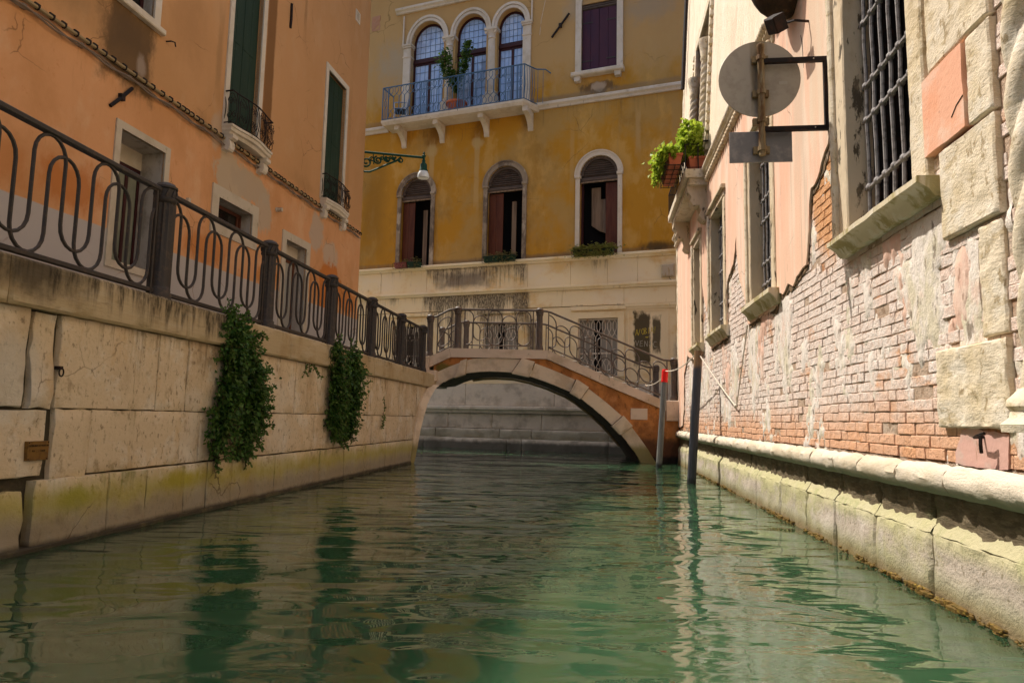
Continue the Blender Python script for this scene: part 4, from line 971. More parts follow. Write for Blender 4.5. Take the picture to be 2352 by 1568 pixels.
def G(x, z, w, h, s):
    L = {'A':[[(0,0),(.5,1),(1,0)],[(.2,.4),(1.1,.3)]], '/':[[(0,0),(.6,1)]], 'O':[[(.5,0),(0,.3),(.1,.8),(.6,1),(1,.6),(.8,.15),(.5,0)]], 'B':[[(0,0),(.1,1),(.7,.85),(.2,.5),(.9,.25),(0,0)]], 'I':[[(.4,0),(.5,1)]],
         '!':[[(.4,.3),(.5,1)],[(.35,.0),(.4,.1)]], 'V':[[(0,1),(.4,0),(.9,1)]], 'E':[[(.8,1),(.1,.9),(0,0),(.8,.05)],[(0,.5),(.7,.5)]], 'N':[[(0,0),(.1,1),(.8,0),(.9,1)]], 'C':[[(.9,.9),(.3,1),(0,.5),(.3,0),(.9,.1)]], '=':[[(0,.3),(1,.35)],[(.1,.05),(.8,.1)]]}
    return [[(x+w*a, z+h*b) for a,b in P] for P in L[s]]
ps = []
for k, ch in enumerate('A/OBIA!'): ps += G(8.98+.092*k, 3.60+.012*k, .08, .19, ch)
ps += G(9.28,3.53,.1,.06,'=')
strokes(ps, FY, graff_y, yb, .017)
ps = []
for k, ch in enumerate('VENIC'): ps += G(8.98+.135*k, 3.28-.012*k, .11, .17, ch)
strokes(ps, FY, graff_w, yb, .0165)
ps = [[(10.30,4.02),(10.44,4.18),(10.40,3.96),(10.33,4.12),(10.50,4.06),(10.30,4.02)],[(10.36,3.94),(10.46,4.22)]]
strokes(ps, FY, graff_b, yb, .016, .016)
# base courses seen under the bridge
for a, b in zip([-9,-5,-2,.3,3.3,6.4,9.3,12], [-5,-2,.3,3.3,6.4,9.3,12]): put('stone_slab', MB().stone(a+.005,b-.005,1.40,2.115,.02,.4,.006,a,.2,.01,.0,4), base_y, yb, smooth=True)
for a, b in zip([-9,-5,-2,.4,2.6,4.4,6.1,8.2,12], [-5,-2,.4,2.6,4.4,6.1,8.2,12]): strmould(a+.004,b-.004,1.16,1.395,.17,base_y,yb,'ledge')
for k, (z0, z1, y) in enumerate(((.66,1.155,.0),(.36,.655,-.10),(-.6,.355,-.2))):
    e = [-9,-5,-1.5+.3*k,.6+.5*k,2.7-.4*k,4.3+.3*k,6.0-.3*k,8.2,12]
    for a, b in zip(e, e[1:]): put('stone_block', MB().stone(a+.005,b-.005,z0+.003,z1-.003,y,.4,.02,a+k,.12,.015,.004,5), base_y, yb, smooth=True)
put('backing', MB().box(-9,12,.30,.9,-1,6.05), dark, yb)
# things on the facade
bx = thing('meter_box', 'square pale utility box on the white stone band right of the flower window', 'utility box', FY @ TR(9.98,-.02,5.36))
put('cover', MB().bbox(-.19,.19,-.12,0,0,.38,.03), boxm, bx); put('rim', MB().bbox(-.20,.20,-.05,.01,-.01,.39,.01), boxm, bx)
put('cable', MB().tube([(.03,-.06,0),(.05,-.04,-.06),(.12,-.03,-.12)], .008, 4), black_iron, bx)
def flowerbox(label, u, w, mats, plants, y=-.30, z=6.10, grp=None):
    t = thing('flower_box', label, 'flower box', FY @ TR(u,y,z), grp)
    n = len(mats); ww = w/n
    for i, mt in enumerate(mats):
        x0 = -w/2+i*ww
        put('planter', MB().add([(x0+.03,-.07,0),(x0+ww-.03,-.07,0),(x0+ww-.03,.07,0),(x0+.03,.07,0),(x0+.005,-.10,.19),(x0+ww-.005,-.10,.19),(x0+ww-.005,.10,.19),(x0+.005,.10,.19)],
            [(3,2,1,0),(0,1,5,4),(1,2,6,5),(2,3,7,6),(3,0,4,7),(4,5,6,7)]).bbox(x0,x0+ww,-.115,.11,.165,.195,.008), mt, t)
    b = MB()
    for z_ in (-.01,.17): b.tube([(-w/2-.03,.1,z_),(-w/2-.03,-.125,z_),(w/2+.03,-.125,z_),(w/2+.03,.1,z_)], .006, 4)
    for i in range(5):
        x = -w/2-.03+(w+.06)*i/4; b.tube([(x,-.125,.17),(x,-.125,-.01),(x,.05,-.01)], .005, 4)
    for i in range(n):
        xc = -w/2+(i+.5)*ww
        for sg in (-1,1): b.tube([(xc+sg*.09+x,-.127,.08+zz) for x,zz in spiral((0,0),.07,.03,1.0,math.pi/2,10)], .005, 4)
    put('basket', b, black_iron, t)
    rnd = random.Random(int(u*100)); fol = MB()
    for (px, sp, num, size) in plants:
        for _ in range(num):
            p = Vector((px+rnd.gauss(0,sp), rnd.gauss(-.02,.06), .18+abs(rnd.gauss(0,.07))));
            if rnd.random() < .25: p.z -= rnd.uniform(.1,.3); p.y = -.13
            for k in range(4):
                a = rnd.uniform(0,6.28); d = Vector((math.cos(a),math.sin(a)-.4,rnd.uniform(-.2,.7))).normalized(); sd = d.cross(Vector((0,0,1))).normalized()*size*.4
                fol.add([p,p+d*size*.5+sd,p+d*size,p+d*size*.5-sd], [(0,1,2),(0,2,3)])
    return t, fol
t, fol = flowerbox('flower trough in pink and green halves with dry straggly plants, beneath the leftmost arched window', 1.12, 1.0, (potpink,potgreen), [(-.05,.06,60,.045),(.35,.08,70,.05)])
stuff(put('foliage', fol, leaf_dry, t))
t, fol = flowerbox('green flower trough with sparse trailing plants, beneath the middle arched window', 4.55, 1.1, (potgreen,potgreen), [(.15,.25,190,.05),(-.52,.05,25,.04)])
stuff(put('foliage', fol, leaf_dry, t))
t, fol = flowerbox('flower trough overflowing with yellow green succulents, beneath the rightmost arched window', 7.72, 1.3, (potgreen,potgreen), [(0,.32,900,.055),(-.4,.15,250,.055),(.4,.15,250,.055)])
stuff(put('foliage', fol, leaf_succ, t))
def pot(name, label, mw, r, h, mat):
    t = thing(name, label, 'potted plant', mw)
    put('pot', MB().lathe([(r*.66,0),(r*.92,h*.75),(r*.94,h*.8),(r*1.04,h*.82),(r*1.04,h),(r*.9,h),(r*.88,h*.92)], 20), mat, t, None, True)
    return t
t = pot('potted_tree', 'forked leafy citrus tree in a round terracotta pot on the long balcony', FY @ TR(2.86,-.40,11.37), .36, .38, terra)
put('trunk', MB().tube([(0,0,.3),(.0,.02,.8),(.02,0,1.1),(-.15,0,1.55),(-.32,0,2.05)], [.03,.026,.024,.017,.008], 6).tube([(.02,0,1.1),(.25,0,1.5),(.38,0,2.1)], [.02,.014,.008], 6), stem_m, t)
fol = leaf_mass([(0,.75,.06),(-.03,1.05,.16),(-.18,1.35,.22),(-.34,1.65,.22),(-.45,2.0,.24),(-.40,2.3,.10)], 620, .13, 21, .5, .25); q = leaf_mass([(.1,1.2,.10),(.26,1.5,.17),(.36,1.8,.18),(.40,2.15,.17),(.42,2.55,.07)], 420, .13, 22, .5, .22); fol.add(q.v,q.f)
stuff(put('foliage', fol, leaf_tree, t))
ch = thing('balcony_chair', 'light metal cafe chair at the left end of the long balcony', 'chair', FY @ TR(.62,-.36,11.37) @ Matrix.Rotation(R_(-62),4,'Z'))
for sx in (-1,1):
    put('leg', MB().tube([(sx*.24,-.22,0),(sx*.23,-.2,.42),(sx*.23,-.21,.64)], .013, 5), chairm, ch)
    put('leg', MB().tube([(sx*.22,.26,0),(sx*.2,.18,.42)], .013, 5), chairm, ch)
    put('armrest', MB().tube([(sx*.23,-.21,.64),(sx*.24,0,.66),(sx*.21,.2,.68)], .018, 5), chairm, ch)
put('seat', MB().bbox(-.22,.22,-.2,.2,.41,.44,.01), chairseat, ch)
bf = put('backrest', MB().tube([(-.2,.18,.42),(-.21,.25,.74),(-.15,.28,.84),(.15,.28,.84),(.21,.25,.74),(.2,.18,.42)], .014, 5), chairm, ch)
for k in range(6): put('slat', MB().box(-.2,.2,.215+.012*k,.225+.012*k,.50+.05*k,.53+.05*k), chairm, bf)

# ------------------------------------------------------------------ footbridge
br = thing('footbridge', 'small stone footbridge with an orange stucco face arching over the canal', 'bridge', FB)
BW = 2.6
INT = [(.07,1.72),(.30,1.87),(.55,1.99),(.82,2.08),(1.1,2.13),(1.5,2.15),(1.97,2.13),(2.41,2.04),(2.9,1.885),(3.4,1.68),(3.67,1.52),(4.07,1.22),(4.44,.89),(4.65,.67),(4.92,.35),(5.13,.03),(5.32,-.4)]
EXT = [(.07,2.08),(.36,2.22),(.68,2.35),(.85,2.41),(1.03,2.46),(1.6,2.475),(2.18,2.46),(2.52,2.37),(3.05,2.18),(3.54,1.97),(3.85,1.77),(4.28,1.45),(4.68,1.11),(4.91,.86),(5.26,.40),(5.49,.03),(5.74,-.4)]
def lerp2(P, t):
    t = max(0, min(len(P)-1.0001, t)); i = int(t); k = t-i; return (P[i][0]+(P[i+1][0]-P[i][0])*k, P[i][1]+(P[i+1][1]-P[i][1])*k)
def vouss(t0, t1, y0, grow=0, name='arch_stone', n=5):
    I = [lerp2(INT, t0+(t1-t0)*i/n) for i in range(n+1)]; E_ = [lerp2(EXT, t0+(t1-t0)*i/n) for i in range(n+1)]
    if grow:
        I = [(a[0]-(b[0]-a[0])*grow, a[1]-(b[1]-a[1])*grow) for a, b in zip(I, E_)]; E_ = [(b[0]+(b[0]-a[0])*grow, b[1]+(b[1]-a[1])*grow) for a, b in zip(I, E_)]
    return put(name, MB().prism(list(reversed(E_))+I, y0, .18), bridge_st, br)
for t0, t1 in ((0,2.03),(2.97,6.03),(6.97,9.03),(9.97,12.03),(12.97,16)):
    vouss(t0+.05, t1-.05, -.03)
for t0, t1 in ((2.03,2.97),(6.03,6.97),(9.03,9.97),(12.03,12.97)):
    k = vouss(t0-.01, t1+.01, -.12, .08, 'key_stone')
    I = [lerp2(INT, t0+(t1-t0)*f) for f in (.14,.86)]; E_ = [lerp2(EXT, t0+(t1-t0)*f) for f in (.14,.86)]
    sh = lambda a, b, f: (a[0]+(b[0]-a[0])*f, a[1]+(b[1]-a[1])*f)
    put('raised_panel', MB().prism([sh(E_[1],I[1],.06),sh(E_[0],I[0],.06),sh(I[0],E_[0],.06),sh(I[1],E_[1],.06)], -.14, -.119), bridge_st, k)
capline = [(-.0,2.24),(.42,2.47),(2.80,2.47),(4.09,1.93),(5.6,1.31),(5.75,1.25)]
put('spandrel', MB().prism(EXT+[(6.16,-.4),(6.16,1.02),(5.75,1.02)]+[(5.75,1.26)]+[(4.09,1.93),(2.80,2.472),(2.3,2.472)], 0, .2), spandrel_m, br)
put('spandrel', MB().prism([(.02,2.06),(.36,2.215),(.68,2.345),(.85,2.405),(1.0,2.455),(.9,2.475),(.42,2.468),(.02,2.25)], -.0, .2), spandrel_m, br)
put('brick_patch', MB().stone(5.45,6.15,-.3,.62,-.012,.02,.02,6,.06,.01,.02,9), spandrel_m, br)
for y0, y1 in ((-.07,.22),(BW-.2,BW+.07)):
    pieces = [[(-.08,2.22),(.44,2.475),(.40,2.70),(-.08,2.485)], [(.445,2.475),(2.815,2.475),(2.85,2.69),(.405,2.70)], [(2.82,2.475),(4.095,1.935),(4.14,2.145),(2.855,2.69)], [(4.10,1.93),(5.745,1.265),(5.745,1.49),(4.145,2.14)]]
    for P in pieces: put('coping_stone', MB().prism(P, y0, y1), bridge_cap, br)
    put('end_block', MB().bbox(5.75,6.17,y0-.01,y1,1.02,1.515,.012), bridge_cap, br)
    put('end_block', MB().bbox(-.32,-.085,y0,y1,2.1,2.49,.012), bridge_cap, br)
put('deck', MB().prism([(-.9,1.98),(-.05,2.3),(.42,2.47),(2.80,2.47),(4.09,1.93),(5.75,1.26),(6.16,1.26),(6.16,1.5),(5.75,1.48),(4.14,2.06),(2.83,2.60),(.42,2.60),(-.05,2.42),(-.9,2.1)], .22, BW-.2), paving, br)
for k in range(9): put('step', MB().bbox(2.95+.31*k,3.27+.31*k,.225,BW-.205,2.55-.13*k,2.60-.13*k,.01), paving, br)
put('plaque', MB().bbox(4.89,5.30,-.015,.02,1.035,1.31,.008), bridge_cap, br)
put('far_spandrel', MB().prism(EXT+[(6.16,-.4),(6.16,1.02),(5.75,1.26),(4.09,1.93),(2.80,2.47),(.42,2.47),(.02,2.3)], BW-.18, BW), spandrel_m, br)
# vault: from the splayed left springing on the quay face round to the right foot
FBi = FB.inverted()
lq = []; lq2 = []
for u, z in ENDC[:-1]:
    p = FBi @ (FL @ Vector((u+.0, -.03, z))); lq.append(p)
    p = FBi @ (FL @ Vector((u+.10+.22*z/2, -.07-.10*(z/2), z))); lq2.append(p)
front = lq2 + [Vector((u,-.02,z)) for u, z in INT[1:]]
rear = [Vector((-1.62+1.2*(z/1.78)**1.6, BW, z)) for u, z in ENDC[:-1]] + [Vector((u,BW,z)) for u, z in INT[1:]]
v_ = MB()
N_ = 7
for k in range(N_):
    A = [a.lerp(b, k/N_) for a, b in zip(front, rear)]; B2 = [a.lerp(b, (k+1)/N_) for a, b in zip(front, rear)]
    v_.loft(A, B2)
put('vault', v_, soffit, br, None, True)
m = MB(); m.loft(lq2, lq); m.loft(lq, [FBi @ (FL @ Vector((u-.01, .2, z))) for u, z in ENDC[:-1]])
put('splayed_springer', m, bridge_st, br, None, True)
put('pipe', MB().tube([(u,BW*.9,z-.05) for u, z in INT[3:-2]], .03, 6).tube([(u,BW*.82,z-.05) for u, z in INT[3:-2]], .02, 5), conduit, br, None, True)

def bridge_rail(y, label, hero):
    t = thing('bridge_railing', label, 'railing', FB @ TR(0,y,0), 'railings of the footbridge')
    P = [(-.11,2.49,1.06),(.58,2.70,1.06),(2.63,2.70,1.06),(5.97,1.515,1.06)]
    mm = {}
    for u, z, h in P:
        if h not in mm: mm[h] = (post_mesh(h,.082).mesh('post'), cap_orn(h,.082).mesh('cap_ornament'))
        p_ = put('post', mm[h][0], iron_br, t, TR(u,0,z), True); put('cap_ornament', mm[h][1], iron_br, p_, None, True)
    # handrail
    def rail(pts, name, r): put(name, MB().tube([(u,0,z) for u, z in pts], r, 6), iron_br, t, None, True)
    rail([(-.05,3.49),(.03,3.50),(.36,3.68),(.46,3.70),(.55,3.70)], 'top_rail', .027)
    rail([(.63,3.70),(2.60,3.70)], 'top_rail', .027)
    rail([(2.66,3.69),(2.80,3.685),(2.90,3.66),(5.60,2.555),(5.72,2.515),(5.92,2.51)], 'top_rail', .027)
    rail([(.08,2.59),(.43,2.77)], 'bottom_rail', .017); rail([(.75,2.80),(2.47,2.80)], 'bottom_rail', .017); rail([(2.86,2.77),(5.80,1.57)], 'bottom_rail', .017)
    for u, z0, z1 in ((.075,2.50,3.50),(.425,2.70,3.68),(.755,2.70,3.70),(2.47,2.70,3.70),(2.855,2.67,3.66),(5.80,1.52,2.50)):
        put('end_bar', MB().box(u-.014,u+.014,-.014,.014,z0,z1), iron_br, t)
    def sc(pts): 
        if len(pts) > 2: put('scroll', MB().tube([(u,0,z) for u, z in pts], .0145, 6), iron_br, t, None, True)
    # level panel: overlapped wide loops
    w = .36
    sc(clip(serp(.61, w, 3.68, 2.92, 6, True, 10), .755, 2.47)); sc(clip(serp(.98-.37, w, 3.55, 2.81, 6, False, 10), .755, 2.47))
    # left panel: a figure of eight
    f8 = [(.25+.15*math.sin(2*a)*1.0, 3.12+.26*math.sin(a)*1.35+.51*0) for a in [i*math.pi/16 for i in range(33)]]
    sc([(u, z+(u-.25)*.5) for u, z in f8])
    # sloping panel: the same loops sheared down the slope
    sl = lambda u: -(u-2.855)*.408
    for P2 in (serp(2.70, .345, 3.60, 2.95, 9, True, 10), serp(2.70, .345, 3.46, 2.80, 9, False, 10)):
        sc([(u, z+sl(u)) for u, z in clip(P2, 2.855, 5.80)])
    return t
bridge_rail(.10, 'iron scroll railing along the near side of the footbridge', True)
bridge_rail(BW-.10, 'iron scroll railing along the far side of the footbridge, seen through the near one', False)

# ------------------------------------------------------------------ pink house on the right: brick, plaster, stone
rb = thing('pink_house', 'sunlit pink house with barred windows and crumbling plaster over old brick on the right', 'building', FR)
W = {1:(11.92,13.03,2.45,5.2), 2:(8.40,9.44,2.47,4.56), 3:(5.27,6.42,2.47,4.56), 4:(3.12,3.92,2.47,4.55)}
FRM = {1:.27, 2:.17, 3:.17, 4:.17}
def grow(n, d=0): x0,x1,z0,z1 = W[n]; f = FRM[n]+d; return rect(x0-f, x1+f*(.75 if n == 1 else 1), z0-.12, z1+f)
ow = lambda n: rect(*W[n])
put('wall_core', MB().prism(rect(0,22,.64,5.5), .008, .5, [rect(W[n][0]-.03,W[n][1]+.03,W[n][2]-.03,W[n][3]+.03) for n in W]), mortar, rb)
put('footing_core', MB().box(0,22,.075,.5,-1.5,.635), under, rb)
put('house_core', MB().box(.3,22,.75,6,-1.5,12.5), dark, rb)
put('end_wall', MB().box(0,.35,.8,6.2,-1.5,12.5), pink, rb)
put('roof', MB().box(0,22,.4,6.4,12.62,12.8), roofm, rb)
edge = [(0,.86),(.9,.92),(1.15,1.3),(1.25,2.1),(1.9,2.45),(2.7,2.3),(4.05,2.3),(4.07,3.1),(4.12,3.62),(4.30,3.32),(4.62,3.02),(4.80,3.35),(4.92,2.9),(5.0,2.3),(6.58,2.3),(6.60,3.02),(6.66,3.17),(6.95,3.28),(7.12,3.34),(7.28,3.5),(7.38,3.68),(7.44,3.38),(7.56,3.05),(7.72,2.86),(7.90,2.68),(8.1,2.3),(9.60,2.3),(9.66,2.42),(9.85,2.40),(10.05,2.45),(10.24,2.42),(10.45,2.49),(10.71,2.53),(10.80,2.78),(10.83,3.0),(10.92,3.2),(11.12,3.24),(11.25,3.33),(11.42,3.45),(11.55,3.62),(11.64,3.7)]
E1 = rag(edge, .028, .07, 1, False)
main = E1 + [(11.64,5.44),(0,5.44)]
put('plaster', MB().prism(main, -.026, .06, [grow(n,-.012) for n in (2,3,4)]), pink, rb)
put('plaster_undercoat', MB().prism(rag([(u,z-.035-.03*abs(noise.noise(Vector((u*4,z*4,1)))) ) for u,z in edge], .035, .05, 5, False)+[(11.64,5.4),(0,5.4)], -.010, .059, [grow(n,-.010) for n in (2,3,4)]), surf('plaster_crust', (.20,.13,.07), vary=[((.05,.03,.015),(12,12,12),.42,.6,.9),((.42,.33,.24),(9,9,9),.58,.7,.7)], bump=[((25,25,25),.012)]), rb)
patches = []
def patch(pts, mat, y, name, amp=.03, seed=0, step=.05):
    P = rag(pts, amp, step, seed); patches.append(P)
    return put(name, MB().prism(P, y, .06), mat, rb)
0 and patch([(8.32,2.40),(9.55,2.40),(9.45,2.0),(9.3,1.75),(9.15,1.45),(8.95,1.35),(8.85,1.75),(8.6,2.0),(8.42,2.1)], pink, -.012, 'plaster', .05, 2)
0 and patch([(5.5,2.4),(6.75,2.4),(6.7,1.9),(6.5,1.55),(6.3,1.2),(6.1,1.5),(5.8,1.7),(5.6,2.0)], pink, -.012, 'plaster', .05, 3)
0 and patch([(2.9,2.4),(4.1,2.4),(4.0,1.9),(3.6,1.5),(3.2,1.9)], pink, -.012, 'plaster', .05, 9)
0 and patch([(12.38,2.46),(12.40,2.22),(12.50,2.20),(12.58,2.13),(12.66,2.08),(12.72,1.9),(12.73,1.72),(12.80,1.72),(12.84,1.93),(12.92,2.1),(13.0,2.27),(13.03,2.46)], pink_flat, -.016, 'plaster', .015, 4, .03)
0 and patch([(13.33,1.97),(13.45,2.0),(13.56,1.95),(13.60,1.75),(13.58,1.62),(13.50,1.47),(13.46,1.52),(13.44,1.68),(13.38,1.75)], pink_flat, -.014, 'plaster', .015, 5, .03)
0 and patch([(13.27,1.64),(13.36,1.74),(13.40,1.64),(13.36,1.47),(13.26,1.42),(13.2,1.5)], pink_flat, -.006, 'plaster', .02, 6, .03)
patch([(13.42,.99),(13.33,.86),(13.33,.80),(13.74,.79),(13.84,.80),(13.86,.97),(13.6,1.0)], surf('rose_cement', (.60,.36,.30), vary=[((.52,.40,.34),(4,4,4),.45,.65,.7),((.25,.12,.06),(9,9,2),.66,.76,.7)], bump=[((20,20,20),.004)]), -.007, 'cement_patch', .012, 7, .03)
0 and patch([(9.60,2.36),(9.80,2.40),(10.12,2.36),(10.2,2.05),(10.05,1.7),(9.85,1.45),(9.6,1.3),(9.42,1.35),(9.50,1.75),(9.58,2.05)], render_white, -.003, 'lime_render', .07, 11)
0 and patch([(7.9,2.42),(8.4,2.35),(8.55,2.0),(8.75,1.7),(8.6,1.35),(8.3,1.5),(8.0,1.8)], render_white, -.003, 'lime_render', .07, 12)
0 and patch([(6.75,2.35),(7.35,2.3),(7.45,1.9),(7.2,1.5),(6.95,1.3),(6.8,1.7)], render_white, -.003, 'lime_render', .07, 13)
0 and patch([(12.86,2.02),(13.05,2.12),(13.22,2.1),(13.3,1.92),(13.22,1.62),(13.1,1.5),(12.9,1.52),(12.78,1.66)], render_white, -.004, 'lime_render', .04, 14)
patch([(13.05,2.36),(13.33,2.4),(13.36,2.02),(13.24,1.94),(13.1,2.05)], under, .004, 'rubble', .03, 15)
0 and patch([(10.2,1.75),(10.6,1.8),(10.5,1.55),(10.25,1.5)], render_white, .002, 'lime_render', .05, 16)
cover = [main] + patches + [grow(n) for n in W]
quoins = [(13.27,13.93,3.13,3.95),(13.70,13.93,2.62,3.11),(13.36,13.93,2.075,2.60),(13.70,13.92,1.47,2.05),(13.215,13.92,1.0,1.445),(13.3,13.93,3.96,4.8)]
cover += [rect(a-.01,b+.01,c,d) for a,b,c,d in quoins] + [rect(13.22,13.70,2.60,3.12)]
# bricks
def brick_mesh(l, h, seed):
    return MB().stone(-l/2, l/2, -h/2, h/2, 0, .05, .0035, seed, max(l/3.01,.03), .004, .006, 16).mesh('brick')
BV = [brick_mesh(.250,.067,i+1) for i in range(10)]; BH = [brick_mesh(.122,.067,i+31) for i in range(6)]
for me in BV+BH: me.materials.append(brick_m)
cells = []; rb_r = random.Random(4); z = .80; k = 0
while z < 4.35:
    u = .05 + (.06 if k % 2 else 0) + rb_r.uniform(-.02,.02)
    while u < 14.45:
        half = rb_r.random() < .42; l = .122 if half else .250
        uc, zc = u+l/2, z+.034
        cs = [(uc-l*.45,zc-.026),(uc+l*.45,zc-.026),(uc-l*.45,zc+.026),(uc+l*.45,zc+.026)]
        if not any(all(inside(c, P) for c in cs) for P in cover): cells.append((uc, zc, half))
        u += l+rb_r.uniform(.002,.014)
    z += .0755; k += 1
# only cells the wall shows: nearest 300 are single bricks, the rest one part
def near(c): return (c[0]-16.9)**2 + (c[1]-1)**2
cells = [c for c in cells if not (c[0] > 14.0 and c[1] > 1.1)]
vis = sorted(cells, key=near)
rest = MB()
for i, (uc, zc, half) in enumerate(vis):
    y = rb_r.uniform(-.003,.004) + (.012 if rb_r.random() < .05 else 0)
    M4 = TR(uc, y, zc+rb_r.uniform(-.003,.003)+.012*noise.noise(Vector((uc*.9,zc*.7,4)))) @ Matrix.Rotation(rb_r.uniform(-.012,.012),4,'Y') @ Matrix.Rotation(rb_r.uniform(-.02,.02),4,'Z')
    me = rb_r.choice(BH if half else BV)
    if rb_r.random() < .015: continue
    if i < 300: put('brick', me, None, rb, M4, False)
    else:
        rest.add([M4 @ v.co for v in me.vertices], [tuple(p.vertices) for p in me.polygons])
stuff(put('brickwork', rest, brick_m, rb))
# crust of lime and old render: one uneven sheet that rises out of the brick face in islands
def crust(cen, bias, yb, fx=(2.6,1.5), top=.017, sd=3.3):
    du, dz = .024, .022; nu, nz = int(13.0/du), int(2.6/dz); m = MB(); vs = []; keep = []
    for j in range(nz+1):
        z = .79+dz*j
        for i in range(nu+1):
            u = 1.0+du*i
            w = sum(s*math.exp(-((u-a)/p)**2-((z-b)/q)**2) for a,b,p,q,s in cen if abs(u-a) < 3*p and abs(z-b) < 3*q)
            h = -.03
            if w > .02 or bias > -.3:
                v = .55*noise.noise(Vector((u*fx[0],z*fx[1],sd)))+.35*noise.noise(Vector((u*fx[0]*2.7,z*fx[1]*2.8,1.1+sd)))+.22*noise.noise(Vector((u*19,z*13,5.1+sd)))
                t = w + v*.55 + bias - .05*max(0, 1.25-z)
                h = max(-.03, min(top, t*.12))
                if any(W[n_][0]-FRM[n_]-.05 < u < W[n_][1]+FRM[n_]+.05 and z > W[n_][2]-.15 for n_ in W): h = -.03
                if u > 13.2 and any(inside((u,z), P) for P in cover[-7:]): h = -.03
            vs.append((u, yb-h-(.004*noise.noise(Vector((u*40,z*40,2))) if 0 < h < top else 0), z)); keep.append(h > -.022)
    W_ = nu+1; fs = []
    for j in range(nz):
        for i in range(nu):
            q = (j*W_+i, j*W_+i+1, (j+1)*W_+i+1, (j+1)*W_+i)
            if sum(keep[k] for k in q) >= 2: fs.append(q)
    used = sorted({k for f in fs for k in f}); ix = {k:n for n,k in enumerate(used)}
    return m.add([vs[k] for k in used], [tuple(ix[k] for k in f) for f in fs])
lime = [(9.8,1.9,.34,.65,.34),(9.75,2.3,.28,.2,.24),(8.25,1.9,.4,.5,.26),(7.1,1.85,.4,.5,.28),(13.05,1.8,.28,.36,.40),(13.3,2.25,.15,.25,.24),(10.4,1.65,.3,.2,.2),(6.2,1.3,.6,.4,.22),(4.5,2.0,.5,.8,.26),(2.5,1.6,1.0,.6,.22),(12.2,1.9,.4,.4,.12),(11.3,2.6,.4,.5,.1),(13.6,1.5,.2,.3,.28),(12.6,1.4,.3,.25,.14),(11.4,1.6,.5,.3,.12)]
stuff(put('plaster_remains', crust([(8.75,2.05,.32,.55,.50),(9.2,2.3,.35,.2,.4),(6.2,2.0,.35,.5,.46),(6.5,1.6,.2,.3,.3),(3.5,2.1,.5,.4,.4),(12.62,2.25,.22,.16,.6),(12.75,1.95,.09,.22,.45),(13.47,1.78,.11,.25,.62),(13.32,1.56,.08,.16,.5),(1.4,1.2,.6,.3,.3)], -.30, .006, (5,1.3), .020, 8.3), surf('faded_pink_plaster', (.70,.47,.37), vary=[((.72,.56,.46),(5,5,2),.45,.6,.8), ((.68,.38,.27),(3,3,1.2),.5,.66,.6), ((.25,.14,.09),(14,14,5),.62,.72,.7)], bump=[((12,12,6),.008),((50,50,50),.003)]), rb, None, True))
stuff(put('lime_crust', crust(lime, -.11, .008), render_white, rb, None, True))
# window frames, sills, bars
def cyma(x0, x1, zt, p, h=.19):
    pr = [(0.02,zt-h),(-.30*p,zt-h),(-.42*p,zt-h*.86),(-.55*p,zt-h*.62),(-.80*p,zt-h*.42),(-.92*p,zt-h*.34),(-p,zt-h*.30),(-p,zt-h*.02),(-p*.97,zt),(.02,zt)]
    m = MB(); n = len(pr); st = max(2, int((x1-x0)/.08)); vs = []
    for i in range(st+1):
        x = x0+(x1-x0)*i/st; q = noise.noise(Vector((x*6,zt,p)))*.008
        vs += [(x, y+(q if y < 0 else 0), z+noise.noise(Vector((x*5,z*7,2)))*.006) for y,z in pr]
    fs = [(i*n+k, i*n+(k+1)%n, (i+1)*n+(k+1)%n, (i+1)*n+k) for i in range(st) for k in range(n)]
    m.add(vs, fs+[tuple(reversed(range(n))), tuple(st*n+k for k in range(n))])
    return m
def barred(n, us, zs, y, r, parent):
    x0,x1,z0,z1 = W[n]
    for u in us:
        P = [(u, y+.004*math.sin(z*9+u), z) for z in [z0+(z1-z0)*i/12 for i in range(13)]]
        put('window_bar', MB().tube(P, r*.85, 6), iron_bar, parent, None, True)
    for z in zs:
        m = MB().tube([(x0-.02,y,z)]+[(u,y,z) for u in us]+[(x1+.02,y,z)], r*1.0, 6)
        for u in us: m.ball((u,y,z), r*1.75, (1,1,1.05), 8, 5)
        put('cross_bar', m, iron_bar, parent, None, True)
